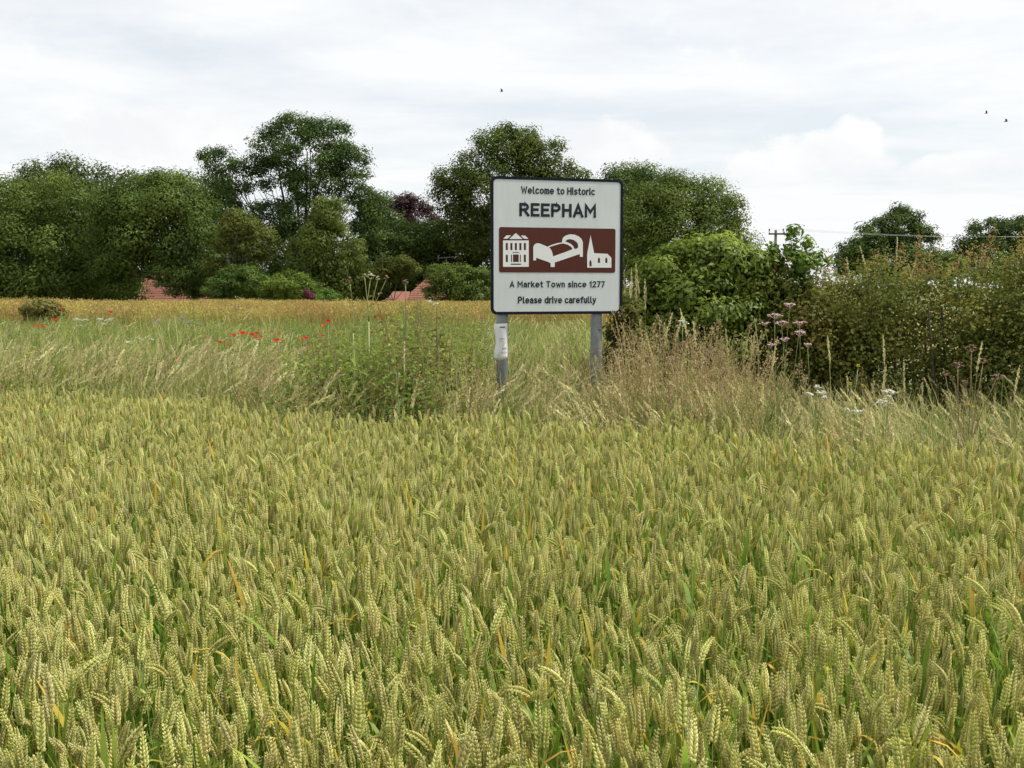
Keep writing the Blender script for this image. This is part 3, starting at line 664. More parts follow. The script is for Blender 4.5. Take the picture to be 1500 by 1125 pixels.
hedge(41, 'olive green hawthorn hedge behind the pink flower heads', 2.05, 3.62, lambda x: 1.80 + .06 * math.sin(x * 5), 'leaf_hedge', 75000, .036)
hedge(42, 'reddish tipped hawthorn hedge at the right edge', 3.62, 7.4, lambda x: 1.80 + .20 * ss(x, 3.6, 4.4) + .05 * math.sin(x * 4), 'leaf_hedge_red', 140000, .036)
def bush(seed, label, L, d, px, mat, n, leaf, clump, aspect=.45, name='wild_bush', r0=.04, **kw):
    return tree(seed, label, L, d, px, mat, n, leaf, clump, r0=r0, name=name, cat='bush', fork=.2, aspect=aspect, **{'loose': .55 if d < 20 else .4, **kw})
bush(51, 'bright green leafy bush right of the sign panel', [(1000, 402, 48, 38), (1048, 385, 46, 34), (962, 432, 38, 44), (1020, 462, 84, 66), (1092, 402, 40, 34), (935, 478, 22, 46), (1050, 358, 18, 10), (985, 372, 16, 12), (1060, 520, 90, 60), (1110, 450, 50, 50)], 10.5, 1020, 'leaf_bright', 46000, .062, (.09, .24), inner=.1)
bush(52, 'leggy sapling whose leafy shoots cross the utility pole', [(1162, 348, 8, 14), (1150, 372, 18, 10), (1192, 372, 12, 9), (1122, 382, 14, 12), (1165, 388, 34, 14), (1135, 362, 8, 8), (1205, 385, 10, 8), (1160, 430, 30, 30), (1185, 358, 6, 6)], 10.3, 1160, 'leaf_bright', 2600, .06, (.04, .10), name='ash_sapling', r0=.02, inner=.05)
bush(53, 'slim dark green bush just behind the right hand post', [(915, 470, 18, 36), (905, 510, 20, 34), (925, 520, 26, 36)], 9.7, 915, 'leaf_olive', 6000, .05, (.06, .14))

# ---------------------------------------------------------------- town sign
DL, DR = 8.95, 9.27
pl = at(719, 461, DL); pr = at(911, 461, DR)
th = math.atan2(pr.y - pl.y, pr.x - pl.x)
SW = math.hypot(pr.x - pl.x, pr.y - pl.y); SU = Vector((math.cos(th), math.sin(th), 0)); SN = Vector((math.sin(th), -math.cos(th), 0))
S0 = Vector((pl.x, pl.y, 0))
def on_sign(px, py):
    """photo point -> (u, z) on the sign's own face"""
    r = ray(px, py); o = Vector((0, 0, EYE)); k = (S0 - o).dot(SN) / r.dot(SN); p = o + r * k
    return (p - S0).dot(SU), p.z
zb = on_sign(719, 461)[1]; zt = (on_sign(719, 256.5)[1] + on_sign(911, 264)[1]) / 2
SH_ = zt - zb
sign = thing('town_sign', 'white town welcome sign with brown pictogram panel on two grey posts', 'sign', S0, th)
def shape2d(name, polys, depth, thick, mat, parent, bevel=0):
    """flat shape with holes (u,z polygons) standing 'depth' in front of the face plane"""
    cu = bpy.data.curves.new(name, 'CURVE'); cu.dimensions = '2D'; cu.fill_mode = 'BOTH'; cu.extrude = thick / 2
    for p in polys:
        s = cu.splines.new('POLY'); s.points.add(len(p) - 1); s.use_cyclic_u = True
        for q, (u, z) in zip(s.points, p): q.co = (u, z, 0, 1)
    return from_curve(name, cu, depth + thick / 2, mat, parent)
def from_curve(name, cu, depth, mat, parent, fit=None):
    tmp = bpy.data.objects.new('tmp', cu); C.objects.link(tmp)
    dg = bpy.context.evaluated_depsgraph_get(); me = bpy.data.meshes.new_from_object(tmp.evaluated_get(dg))
    bpy.data.objects.remove(tmp); bpy.data.curves.remove(cu)
    n_ = len(me.vertices); co = np.empty(n_ * 3, np.float32); me.vertices.foreach_get('co', co); co = co.reshape(-1, 3)
    if fit is not None:
        u0, u1, z0, ztop, xh = fit; mn, mx = co.min(0), co.max(0)
        co[:, 0] = u0 + (co[:, 0] - mn[0]) / (mx[0] - mn[0]) * (u1 - u0); co[:, 1] = z0 + co[:, 1] / xh * (ztop - z0)
    co = np.stack([co[:, 0], -depth - co[:, 2], co[:, 1]], 1)
    me.vertices.foreach_set('co', co.astype(np.float32).ravel()); me.name = name
    me.materials.clear(); me.materials.append(MATS[mat]); me.update()
    return link(name, me, parent)
def rrect(u0, z0, u1, z1, r, n=8):
    P = []
    for cx, cz, a in ((u1 - r, z1 - r, 0), (u0 + r, z1 - r, 90), (u0 + r, z0 + r, 180), (u1 - r, z0 + r, 270)):
        P += [(cx + r * math.cos(rad(a + 90 * k / n)), cz + r * math.sin(rad(a + 90 * k / n))) for k in range(n + 1)]
    return P
BW = .026
shape2d('panel', [rrect(.004, zb + .004, SW - .004, zt - .004, .05)], -.004, .004, 'sign_face', sign)
shape2d('border', [rrect(0, zb, SW, zt, .055), rrect(BW, zb + BW, SW - BW, zt - BW, .034)], -.010, .013, 'sign_border', sign)
shape2d('back_plate', [rrect(.01, zb + .01, SW - .01, zt - .01, .05)], -.009, .0045, 'sign_back', sign)
u0, z1 = on_sign(731, 332.5); u1, z0 = on_sign(901, 399.6)
bpan = shape2d('pictogram_panel', [rrect(u0, z0, u1, z1, .018)], .0005, .0015, 'sign_brown', sign)
def z7(P): return [on_sign(720 + x / 7.895, 325 + y / 7.895) for x, y in P]
def rc(x0, y0, x1, y1): return z7([(x0, y0), (x1, y0), (x1, y1), (x0, y1)])
wins = [rc(x, 245, x + 25, 327) for x in (163, 216, 268, 320, 372)] + [rc(x, 380, x + 25, 465) for x in (163, 372)]
wins += [rc(247, 377, 314, 465), rc(224, 380, 236, 465), rc(326, 380, 338, 465), rc(222, 483, 340, 497),
         z7([(230, 364), (252, 352), (282, 346), (310, 352), (334, 364), (310, 361), (282, 357), (252, 361)])]
shape2d('house_symbol', [rc(132, 215, 430, 520)] + wins, .0025, .001, 'sign_white', sign)
for P in ([(203, 199), (280, 130), (360, 199)], [(135, 195), (172, 156), (224, 156), (184, 195)], [(338, 158), (387, 158), (425, 196), (377, 196)]):
    shape2d('house_roof_symbol', [z7(P)], .0025, .001, 'sign_white', sign)
bed = [(482, 445), (482, 290), (495, 264), (520, 248), (550, 248), (600, 268), (645, 288), (700, 264), (760, 246), (815, 238), (817, 205), (830, 178), (860, 157), (905, 144), (960, 148), (1010, 170), (1040, 198), (1055, 238),
       (1055, 405), (1020, 405), (1020, 372), (730, 470), (730, 522), (682, 522), (682, 478), (650, 462), (515, 415), (515, 445)]
hole1 = [(665, 293), (720, 275), (790, 254), (830, 250), (880, 264), (915, 286), (934, 306), (932, 318), (850, 350), (710, 400), (703, 360), (690, 325)]
hole2 = [(852, 225), (872, 207), (905, 199), (950, 210), (985, 235), (1000, 265), (1000, 298), (985, 310), (957, 313), (946, 285), (922, 260), (892, 243), (866, 234)]
shape2d('bed_symbol', [z7(bed), z7(hole1), z7(hole2)], .0025, .001, 'sign_white', sign)
church = [(1105, 530), (1105, 370), (1135, 210), (1145, 155), (1155, 210), (1185, 362), (1340, 370), (1385, 415), (1385, 530)]
ch = [z7([(x - 13, y1), (x - 13, ya), (x - 7, ya - 14), (x, yt), (x + 7, ya - 14), (x + 13, ya), (x + 13, y1)]) for x, y1, ya, yt in ((1143, 515, 465, 437), (1241, 475, 432, 410), (1326, 475, 432, 410))]
shape2d('church_symbol', [z7(church)] + ch, .0025, .001, 'sign_white', sign)
def arc(cx, cy, rx, ry, a0, a1, n=12): return [(cx + rx * math.cos(rad(a0 + (a1 - a0) * i / n)), cy + ry * math.sin(rad(a0 + (a1 - a0) * i / n))) for i in range(n + 1)]
bowl = arc(.25, .36, .25, .36, 0, 360, 20)
def arch(x, w_): return [(x, .40)] + arc(x + w_ / 2, .46, w_ / 2, .26, 180, 0, 10) + [(x + w_, 0)]
GLYPH = {'W': ([[(0, 1), (.20, 0), (.42, .86), (.64, 0), (.84, 1)]], .84), 'e': ([[(.03, .36)] + arc(.26, .36, .26, .36, 0, 308, 16)], .52), 'l': ([[(.04, 1), (.04, .16), (.08, .03), (.2, 0)]], .18),
  'c': ([arc(.26, .36, .26, .36, 48, 312, 14)], .46), 'o': ([bowl], .5), 'm': ([[(0, 0), (0, .72)], arch(0, .32), arch(.32, .32)], .64), 't': ([[(.13, .96), (.13, .18), (.18, .04), (.32, 0)], [(0, .70), (.31, .70)]], .32),
  'H': ([[(0, 0), (0, 1)], [(.54, 0), (.54, 1)], [(0, .52), (.54, .52)]], .54), 'i': ([[(0, 0), (0, .72)], [(0, .90), (0, 1.04)]], .03), 's': ([arc(.21, .545, .18, .175, 40, 270, 10) + arc(.21, .185, .20, .185, 90, -145, 10)], .42),
  'r': ([[(0, 0), (0, .72)], [(0, .42), (.06, .60), (.16, .70), (.28, .71)]], .27), 'R': ([[(0, 0), (0, 1), (.28, 1)] + arc(.28, .745, .25, .255, 90, -90, 10) + [(0, .49)], [(.26, .49), (.56, 0)]], .55),
  'E': ([[(.47, 1), (0, 1), (0, 0), (.47, 0)], [(0, .52), (.40, .52)]], .47), 'P': ([[(0, 0), (0, 1), (.27, 1)] + arc(.27, .73, .26, .27, 90, -90, 10) + [(0, .46)]], .53), 'A': ([[(0, 0), (.30, 1), (.60, 0)], [(.10, .29), (.50, .29)]], .60),
  'M': ([[(0, 0), (0, 1), (.34, .38), (.68, 1), (.68, 0)]], .68), 'a': ([arc(.23, .50, .19, .22, 145, 0, 10) + [(.42, 0)], [(.42, .42), (.22, .42)] + arc(.21, .21, .21, .21, 90, 270, 10) + [(.34, .04), (.42, .14)]], .43),
  'k': ([[(0, 0), (0, 1)], [(.38, .72), (.02, .30)], [(.13, .42), (.42, 0)]], .40), 'T': ([[(0, 1), (.56, 1)], [(.28, 1), (.28, 0)]], .56), 'w': ([[(0, .72), (.16, 0), (.33, .62), (.50, 0), (.66, .72)]], .66),
  'n': ([[(0, 0), (0, .72)], arch(0, .38)], .38), '1': ([[(0, .76), (.20, 1), (.20, 0)]], .22), '2': ([arc(.24, .74, .23, .26, 160, -30, 12) + [(.02, 0), (.50, 0)]], .48), '7': ([[(0, 1), (.46, 1), (.15, 0)]], .44),
  'd': ([bowl, [(.5, 0), (.5, 1)]], .5), 'v': ([[(0, .72), (.22, 0), (.44, .72)]], .44), 'f': ([[(.36, .99), (.22, .96), (.14, .82), (.14, 0)], [(0, .70), (.33, .70)]], .32),
  'u': ([[(0, .72), (0, .28)] + arc(.19, .26, .19, .26, 180, 360, 10), [(.38, .72), (.38, 0)]], .38), 'y': ([[(0, .72), (.23, .04)], [(.46, .72), (.21, -.08), (.12, -.24), (-.02, -.26)]], .44)}
def lettering(txt, xl, yl, xr, yr, ycap, stroke):
    """monoline sign lettering laid flat on the panel, one line of text"""
    S_ = []; x = 0
    for c in txt:
        if c == ' ': x += .40; continue
        st, wd = GLYPH[c]
        for p in st: S_.append([(x + a, b) for a, b in p])
        x += wd + .30
    x -= .30
    a, b = on_sign(xl, yl), on_sign(xr, yr); cap = on_sign(xl, ycap)[1] - a[1]; z0_ = (a[1] + b[1]) / 2
    sw = stroke * cap; kz = cap - sw; ku = (b[0] - a[0] - sw) / x; mb = MB()
    for q, p in enumerate(S_):
        P = np.array([(a[0] + sw / 2 + u * ku, z0_ + sw / 2 + v * kz) for u, v in p]); n_ = len(P)
        D = unit(np.diff(P, axis=0)); Vv = []; closed = np.allclose(P[0], P[-1])
        for i in range(n_):
            d0 = D[i - 1] if i else (D[-1] if closed else D[0]); d1 = D[i] if i < n_ - 1 else (D[0] if closed else D[-1]); e_ = np.zeros(2)
            if not closed and i == 0: e_ = -d1 * sw * .5
            if not closed and i == n_ - 1: e_ = d0 * sw * .5
            nn = unit(np.array([-d0[1] - d1[1], d0[0] + d1[0]])); k = 1 / max(.42, abs(nn @ np.array([-d0[1], d0[0]])))
            for sg in (-1, 1):
                w_ = P[i] + nn * sg * sw / 2 * k + e_; Vv.append((w_[0], -.0016 - .00003 * q, w_[1]))
        mb.add(Vv, [(2 * i, 2 * i + 1, 2 * i + 3, 2 * i + 2) for i in range(n_ - 1)])
    mb.build('lettering', ['sign_ink'], sign)
lettering('Welcome to Historic', 763.2, 283.2, 871.4, 286.8, 272.2, .185)
lettering('REEPHAM', 760.6, 316.2, 873.0, 319.8, 296.2, .21)
lettering('A Market Town since 1277', 746.6, 420.0, 885.6, 422.3, 410.4, .19)
lettering('Please drive carefully', 758.6, 443.6, 873.0, 445.4, 433.2, .19)
RP_ = 8.6 / ppm(9.15)
def post(px):
    u, _ = on_sign(px, 470); mb = MB(); k = 20; zt_ = zt - .05
    mb.tube([(u, .075, -.4), (u, .075, zt_ * .5), (u, .075, zt_)], RP_, k)
    p = mb.build('post', ['galvanised'], sign, True); p.data.polygons.foreach_set('use_smooth', [len(f.vertices) == 4 for f in p.data.polygons])
    c = MB().tube([(u, .075, zt_ - .002), (u, .075, zt_ + .012)], [RP_ + .004, RP_ + .003], k); c.build('post_cap', ['galvanised'], p)
    for zz in (zb + .22, zt - .22):
        b = MB().box((u, .012, zz), (.17, .016, .04)); b.tube([(u + RP_ * 1.06 * math.cos(a), .075 + RP_ * 1.06 * math.sin(a), zz) for a in np.linspace(-.2, PI + .2, 10)], .005, 4)
        b.build('clamp', ['galvanised'], p)
    return u
uL = post(738.5); uR = post(877.5)
q = on_sign(878, 483); MB().box((uR + .012, .075 - RP_ - .0005, q[1]), (.032, .004, .012)).build('rust_mark', ['rust'], sign)
# paper notice wrapped round the left post
zc0, zc1 = on_sign(738, 527.5)[1], on_sign(738, 474.7)[1]
notice = thing('paper_notice', 'weathered white paper notice taped round the left sign post', 'notice', S0 + SU * uL - SN * .075 + Vector((0, 0, zc0)), th)
def wrap(a, z, lift=0.0): # angle from straight ahead, negative = left
    r = RP_ + .002 + lift; return (r * math.sin(a), -r * math.cos(a), z)
hN = zc1 - zc0; na, nz = 14, 10; Vp = []
for j in range(nz + 1):
    for i in range(na + 1):
        s = i / na; a = -1.30 + s * 2.15; peel = max(0, (.32 - s) / .32) ** 1.5 * (.020 + .010 * math.sin(j * .9))
        p_ = np.array(wrap(a, hN * j / nz)); p_[0] -= peel; p_[1] -= peel * .25; Vp.append(p_ + [0, 0, .006 * s])
Fp = [(j * (na + 1) + i, j * (na + 1) + i + 1, (j + 1) * (na + 1) + i + 1, (j + 1) * (na + 1) + i) for j in range(nz) for i in range(na)]
sh_ = link('sheet', fast_mesh('sheet', Vp, Fp, ['paper'], smooth=True), notice); sm = sh_.modifiers.new('thickness', 'SOLIDIFY'); sm.thickness = .0015; sm.offset = -1
def strip(name, a0, a1, z, h, mat, lift=.0025):
    n_ = 6; P = [wrap(a0 + (a1 - a0) * i / n_, z, lift) for i in range(n_ + 1)] + [wrap(a0 + (a1 - a0) * i / n_, z + h, lift) for i in range(n_ + 1)]
    link(name, fast_mesh(name, P, [(i, i + 1, i + n_ + 2, i + n_ + 1) for i in range(n_)], [mat]), sh_)
strip('printed_heading', -.62, .25, hN * .895, .011, 'paper_ink')
for zz, a1 in ((.60, .2), (.56, .35), (.505, .1)): strip('printed_line', -.7, a1, hN * zz, .0025, 'paper_ink')
for zz in (.33, .30, .19): strip('grime_streak', -.5 + zz, .5, hN * zz, .004, 'aerial')
for zz in (.93, .07):
    MB().box((-RP_ - .012, -.010, hN * zz), (.022, .004, .012)).build('tape', ['tape'], sh_)

# ---------------------------------------------------------------- houses half hidden by the trees
def house(name, label, xl, xr, d, depth, eave, ridge, hip, wall, win):
    gz = ground_z(d); t = thing(name, label, 'house', ((xl + xr) / 2, d, gz)); w2 = (xr - xl) / 2
    MB().box((0, depth / 2, eave / 2), (2 * w2, depth, eave)).build('wall', [wall], t)
    ov = .35; e = eave - .08; mb = MB(); ncs = 16; hi = hip
    def rowf(s, y): pass
    V_ = []; F_ = []
    # stepped tile courses, front and back slopes, then hip or gable ends
    for sgn in (1, -1):
        for k in range(ncs):
            s0, s1 = k / ncs, (k + 1) / ncs
            def pt(s, right, lift):
                x = (w2 + ov - hi * s) * (1 if right else -1); y0_ = -ov if sgn > 0 else depth + ov; y_ = y0_ + (depth / 2 - y0_) * s
                return (x, y_, e + (ridge - e) * s + lift)
            mb.add([pt(s0, 0, .06), pt(s0, 1, .06), pt(s1, 1, .02), pt(s1, 0, .02)], [(0, 1, 2, 3)])
            mb.add([pt(s0, 0, 0), pt(s0, 1, 0), pt(s0, 1, .06), pt(s0, 0, .06)], [(0, 1, 2, 3)])
    for sx in (-1, 1):
        a = (sx * (w2 + ov), -ov, e); b = (sx * (w2 + ov), depth + ov, e); c = (sx * (w2 + ov - hi), depth / 2, ridge)
        if hi > 0:
            for k in range(ncs):
                s0, s1 = k / ncs, (k + 1) / ncs; L_ = lambda p, q_, s, z: tuple(np.array(p) * (1 - s) + np.array(q_) * s + [0, 0, z])
                mb.add([L_(a, c, s0, .06), L_(b, c, s0, .06), L_(b, c, s1, .02), L_(a, c, s1, .02)], [(0, 1, 2, 3)]); mb.add([L_(a, c, s0, 0), L_(b, c, s0, 0), L_(b, c, s0, .06), L_(a, c, s0, .06)], [(0, 1, 2, 3)])
        else:
            g_ = MB(); g_.add([(sx * w2, 0, eave - .02), (sx * w2, depth, eave - .02), (sx * w2, depth / 2, ridge - .15), (sx * (w2 - .2), 0, eave - .02), (sx * (w2 - .2), depth, eave - .02), (sx * (w2 - .2), depth / 2, ridge - .15)], [(0, 1, 2), (3, 5, 4), (0, 2, 5, 3), (1, 4, 5, 2), (0, 3, 4, 1)]); g_.build('gable', [wall], t)
    rf = mb.build('roof', ['roof_tile'], t)
    MB().tube([(-w2 - ov + hi, depth / 2, ridge + .06), (w2 + ov - hi, depth / 2, ridge + .06)], .12, 6).build('ridge_tiles', ['roof_tile'], rf)
    for wx, wz, ww, wh in win:
        f = MB().box((wx, -.02, wz), (ww, .08, wh)).build('window', ['render_white'], t); MB().box((wx, -.07, wz), (ww - .14, .04, wh - .14)).build('pane', ['glass'], f)
    MB().box((w2 * .45, depth / 2 + .3, ridge + .35), (.6, .45, 1.3)).build('chimney', ['brick'], t)
    return t, rf
dH = 84.0
xl_, xr_ = at(588, 430, dH).x, at(700, 430, dH).x
h1, rf1 = house('bungalow', 'bungalow with red tiled hipped roof left of the sign', xl_, xr_, dH, 8.0, 3.4, at(628, 405.5, dH + 4).z - ground_z(dH), 2.3, 'render_white', [(-1.5, 1.6, 1.6, 1.2), (1.6, 1.6, 1.6, 1.2)])
# its lower side roof
gz = ground_z(dH); ax0, ax1 = at(556, 430, dH - 1.5).x - h1.location.x, -((xr_ - xl_) / 2) + .6
zt_ = at(575, 427, dH).z - gz
MB().add([(ax0, -2.2, 2.9), (ax1, -2.2, 2.9), (ax1, 1.2, zt_), (ax0 + .8, 1.2, zt_), (ax0, 4, 2.9), (ax1, 4, 2.9)], [(0, 1, 2, 3), (0, 3, 4), (3, 2, 5, 4)]).build('porch_roof', ['roof_tile'], h1)
MB().box(((ax0 + ax1) / 2 + .2, .8, 1.45), (ax1 - ax0 - .8, 5, 2.9)).build('porch_wall', ['brick'], h1)
ap = at(654, 396, dH + 4); ap = Vector((ap.x - h1.location.x, 4.0, ap.z - gz)); atop = at(654, 378, dH + 4).z - gz
am = MB().tube([(ap.x, 4, ap.z - 1.2), (ap.x, 4, atop)], .03, 5)
am.tube([(ap.x - .75, 4, atop - .02), (ap.x + .95, 4, atop + .12)], .022, 4)
for k in range(9): am.tube([(ap.x - .7 + .18 * k, 3.75, atop + .014 * k), (ap.x - .7 + .18 * k, 4.25, atop + .014 * k)], .012, 4)
am.box((ap.x - .72, 4, atop), (.05, .3, .45)); am.build('television_aerial', ['aerial'], h1)
dB = 86.0
h2, rf2 = house('brick_house', 'red brick house with tiled roof glimpsed through the left trees', at(206, 430, dB).x, at(304, 430, dB).x, dB, 6.0, 3.5, at(230, 391, dB + 3).z - ground_z(dB), 0.0, 'brick', [(1.2, 2.2, 1.5, 1.1), (-1.6, 2.2, 1.2, 1.1)])

# ---------------------------------------------------------------- utility pole and wires
DP = 90.0
def utility_pole(px, d, label):
    p = at(px, 337, d); gz = ground_z(d); t = thing('utility_pole', label, 'pole', (p.x, d, gz), 0, 'utility poles'); H = p.z - gz
    MB().tube([(0, 0, -.5), (0, 0, H * .5), (0, 0, H)], [.16, .14, .115], 10).build('pole', ['pole_wood'], t, True)
    za = H - .35; xa, xb = -.62, 1.83
    MB().box(((xa + xb) / 2, -.15, za), (xb - xa + .1, .12, .15)).build('crossarm', ['pole_wood'], t)
    ends = []
    for x in (xa, .62, xb):
        MB().tube([(x, -.15, za + .05), (x, -.15, za + .25), (x, -.15, za + .34), (x, -.15, za + .40), (x, -.15, za + .46)], [.035, .035, .07, .06, .065], 8).build('insulator', ['insulator'], t)
        ends.append(Vector((p.x + x, d - .15, gz + za + .47)))
    return ends
e1 = utility_pole(1136.5, DP, 'wooden utility pole with crossarm standing above the hedge')
e2 = utility_pole(1720, 96, 'wooden utility pole beyond the right edge of the picture')
for k, nm in enumerate(('nearest the pole top', 'on the middle insulator', 'on the outer insulator')):
    a, b = e1[k], e2[k]; P = [tuple(a.lerp(b, i / 24) - Vector((0, 0, .75 * 4 * (i / 24) * (1 - i / 24)))) for i in range(25)]
    tag(MB().tube(P, .007, 5).build('power_line', ['wire']), 'thin overhead wire running right from the utility pole, ' + nm, 'wire', 'overhead wires')

# ---------------------------------------------------------------- flowers and tall weeds of the verge
rf = np.random.default_rng(77)
def flower_head(rng, c, w_, dome, n, fl):
    """a head made of separate little umbels, some missing"""
    mb = MB(); c = np.asarray(c, float); K = max(5, int(n / 7)); w_ = w_ * .86
    U = []
    for k in range(K):
        r = w_ / 2 * math.sqrt((k + .5) / K) * rng.uniform(.75, 1.12); a = k * 2.4 + rng.normal(0, .35); U.append((r * math.cos(a), r * math.sin(a), dome * (1 - (2 * r / w_) ** 2) + rng.normal(0, fl * .7)))
    for k in range(n):
        u = U[rng.integers(K)]; q = c + np.array(u) + rng.normal(0, 1, 3) * [w_ * .055, w_ * .055, fl * .3]; s = fl * rng.uniform(.45, 1.0)
        mb.add([q + [s, 0, 0], q + [0, s, 0], q - [s, 0, 0], q - [0, s, 0], q + [0, 0, s * .5], q - [0, 0, s * .5]], [(0, 1, 4), (1, 2, 4), (2, 3, 4), (3, 0, 4), (1, 0, 5), (2, 1, 5), (3, 2, 5), (0, 3, 5)], rng.uniform(.1, 1))
    return mb
def umbel_plant(name, label, d, base_px, heads, petal, stalk, cat='flower', fork=None, r=.006, leaves=0, group=None, fl=.008):
    """heads: (px, py, width_px, dome_px); every head on its own stalk"""
    b = at(base_px, 600, d); t = thing(name, label, cat, (b.x, d, 0), 0, group); o = np.array([b.x, d, 0])
    H = [np.array(at(h[0], h[1], d + rf.uniform(-.15, .15))) - o for h in heads]; zt_ = max(h[2] for h in H); zf = min(h[2] for h in H) * .62 if fork is None else fork
    f = np.array([H[0][0] * .35, 0, zf]); st = MB().tube([(0, 0, -.03), tuple(f * [.4, 1, .5]), tuple(f)], [r, r * .95, r * .85], 6, [.1, .4, .6]); st.build('stem', [stalk], t, True)
    for h, q in zip(heads, H):
        P = limb_path(f, q - [0, 0, .01], rf, 5, .15); MB().tube(P, np.linspace(r * .7, r * .4, len(P)), 5, .6).build('branch', [stalk], t, True)
        w_ = h[2] / ppm(d); hd = flower_head(rf, q, w_, (h[3] if len(h) > 3 else 2) / ppm(d), int(20 + h[2] * 3.2), fl * (d / 9) ** .5)
        for k in range(9):
            a = 2 * PI * k / 9; hd.tube([q - [0, 0, w_ * .22], q + [math.cos(a) * w_ * .36, math.sin(a) * w_ * .36, 0]], .0014 * (d / 9) ** .5, 3, .15, 1 if False else 0, False)
        hd.build('flower_head', [petal], t)
    for k in range(leaves):
        a = rf.uniform(0, 2 * PI); z = rf.uniform(.1, .75) * zf; lf = MB(); out = np.array([math.cos(a), math.sin(a), .25]); sd = np.array([-math.sin(a), math.cos(a), 0]); ln = rf.uniform(.12, .26)
        c0 = np.array([0, 0, z])
        for j in range(5):
            for sg in (-1, 1):
                c1 = c0 + out * ln * (.3 + .17 * j); ax = unit(sd * sg + out * .8); l2 = ln * (.34 - .035 * j); n2 = np.array([0, 0, 1.])
                w2_ = np.cross(ax, n2) * l2 * .28
                lf.add([c1, c1 + ax * l2 * .5 + w2_, c1 + ax * l2 + [0, 0, -.02], c1 + ax * l2 * .5 - w2_], [(0, 1, 2, 3)], rf.uniform(.3, .9))
        lf.build('leaf', ['weed_leaf'], t)
    return t
umbel_plant('hogweed', 'tallest hogweed with creamy domed head left of the red roof', 8.6, 541, [(543, 406, 15, 7), (553, 409, 7, 4), (534, 404, 6, 3)], 'petal_cream', 'stalk_green', leaves=5, r=.008, fork=1.35)
umbel_plant('hogweed', 'thin hogweed leaning left with small faded head', 8.7, 522, [(512, 410, 8, 3), (566, 407, 8, 4)], 'petal_brown', 'stalk_green', leaves=4, r=.006, fork=1.25)
umbel_plant('hogweed', 'stout stemmed hogweed with pinkish head in front of the red roof', 8.3, 591, [(594, 415, 11, 4), (600, 440, 7, 2)], 'petal_brown', 'stalk_green', leaves=6, r=.009, fork=1.2)
umbel_plant('pink_umbel', 'tall plant with several flat pink flower heads against the hedge', 7.6, 1150, [(1157, 446, 24, 2), (1135, 462, 24, 2), (1145, 473, 24, 2), (1172, 473, 20, 1), (1172, 488, 22, 3), (1183, 505, 15, 2), (1120, 474, 16, 1), (1150, 497, 18, 1), (1130, 505, 14, 1)], 'petal_pink', 'stalk_green', leaves=4, r=.004, fork=.55, fl=.0065)
umbel_plant('white_umbel', 'single white domed flower head right of the right post', 7.9, 998, [(1000, 475, 17, 7)], 'petal_white', 'stalk_green', leaves=3, fork=.9)
umbel_plant('white_umbel', 'pair of bright white flower heads low in front of the hedge', 7.0, 1298, [(1302, 576, 26, 5), (1294, 591, 24, 5)], 'petal_white', 'stalk_green', leaves=4, fork=.35, fl=.009)
umbel_plant('white_umbel', 'low white flowers left of the bright white pair', 6.7, 1252, [(1255, 604, 22, 3), (1240, 600, 10, 2)], 'petal_white', 'stalk_green', fork=.3)
umbel_plant('white_umbel', 'small whitish flowers below the pink flower heads', 6.9, 1195, [(1186, 578, 16, 2), (1202, 576, 18, 2), (1208, 583, 12, 2), (1198, 567, 14, 2)], 'petal_white', 'stalk_green', fork=.4)
umbel_plant('dead_umbel', 'dead brown branching stalk in front of the reddish hedge', 6.5, 1425, [(1423, 512, 20, 6), (1403, 535, 20, 5), (1460, 552, 20, 4), (1385, 548, 14, 4), (1440, 530, 14, 4), (1412, 560, 14, 3)], 'petal_brown', 'stalk_brown', cat='weed', fork=.45, r=.006, fl=.006)
umbel_plant('dead_umbel', 'dead reddish brown stalks right of the right post', 7.9, 1030, [(1000, 505, 22, 5), (1040, 520, 26, 6), (985, 528, 20, 5), (1062, 545, 22, 5), (1020, 535, 20, 5)], 'petal_brown', 'stalk_brown', cat='weed', fork=.6, r=.004, fl=.006)
umbel_plant('white_umbel', 'flat white flower cluster at the far left of the verge', 15.5, 118, [(112, 468, 14, 1.5), (124, 469, 12, 1.5), (118, 478, 10, 1)], 'petal_white', 'stalk_green', fork=.6)
umbel_plant('white_umbel', 'widest flat white flower cluster on the left verge', 15.3, 152, [(146, 468, 13, 1.5), (159, 469, 13, 1.5), (151, 475, 8, 1)], 'petal_white', 'stalk_green', fork=.6)
umbel_plant('white_umbel', 'low white flowers in the middle of the left verge', 13, 186, [(187, 502, 11, 1.5)], 'petal_white', 'stalk_green', fork=.5)
umbel_plant('white_umbel', 'small white flowers right of the low white flowers', 13, 222, [(221, 497, 9, 1), (205, 497, 5, 1)], 'petal_white', 'stalk_green', fork=.5)
umbel_plant('white_umbel', 'round whitish head beside the poppy cluster', 11.5, 374, [(374, 500, 8, 4)], 'petal_white', 'stalk_green', fork=.5)
umbel_plant('white_umbel', 'pale flowers at the foot of the red roof beside the rounded shrub', 15, 634, [(630, 442, 10, 2), (638, 445, 10, 2)], 'petal_white', 'stalk_green', fork=.8)
umbel_plant('yellow_flower', 'yellow flowers on a thin stem before the dark hedge foot', 7.2, 1255, [(1257, 537, 6, 3), (1246, 564, 5, 2), (1264, 566, 6, 2)], 'petal_yellow', 'stalk_green', fork=.35, fl=.006)
umbel_plant('yellow_flower', 'orange yellow flowers at the foot of the dead brown stalk', 6.4, 1420, [(1418, 594, 6, 2), (1426, 597, 5, 2)], 'petal_yellow', 'stalk_green', fork=.35, fl=.006)
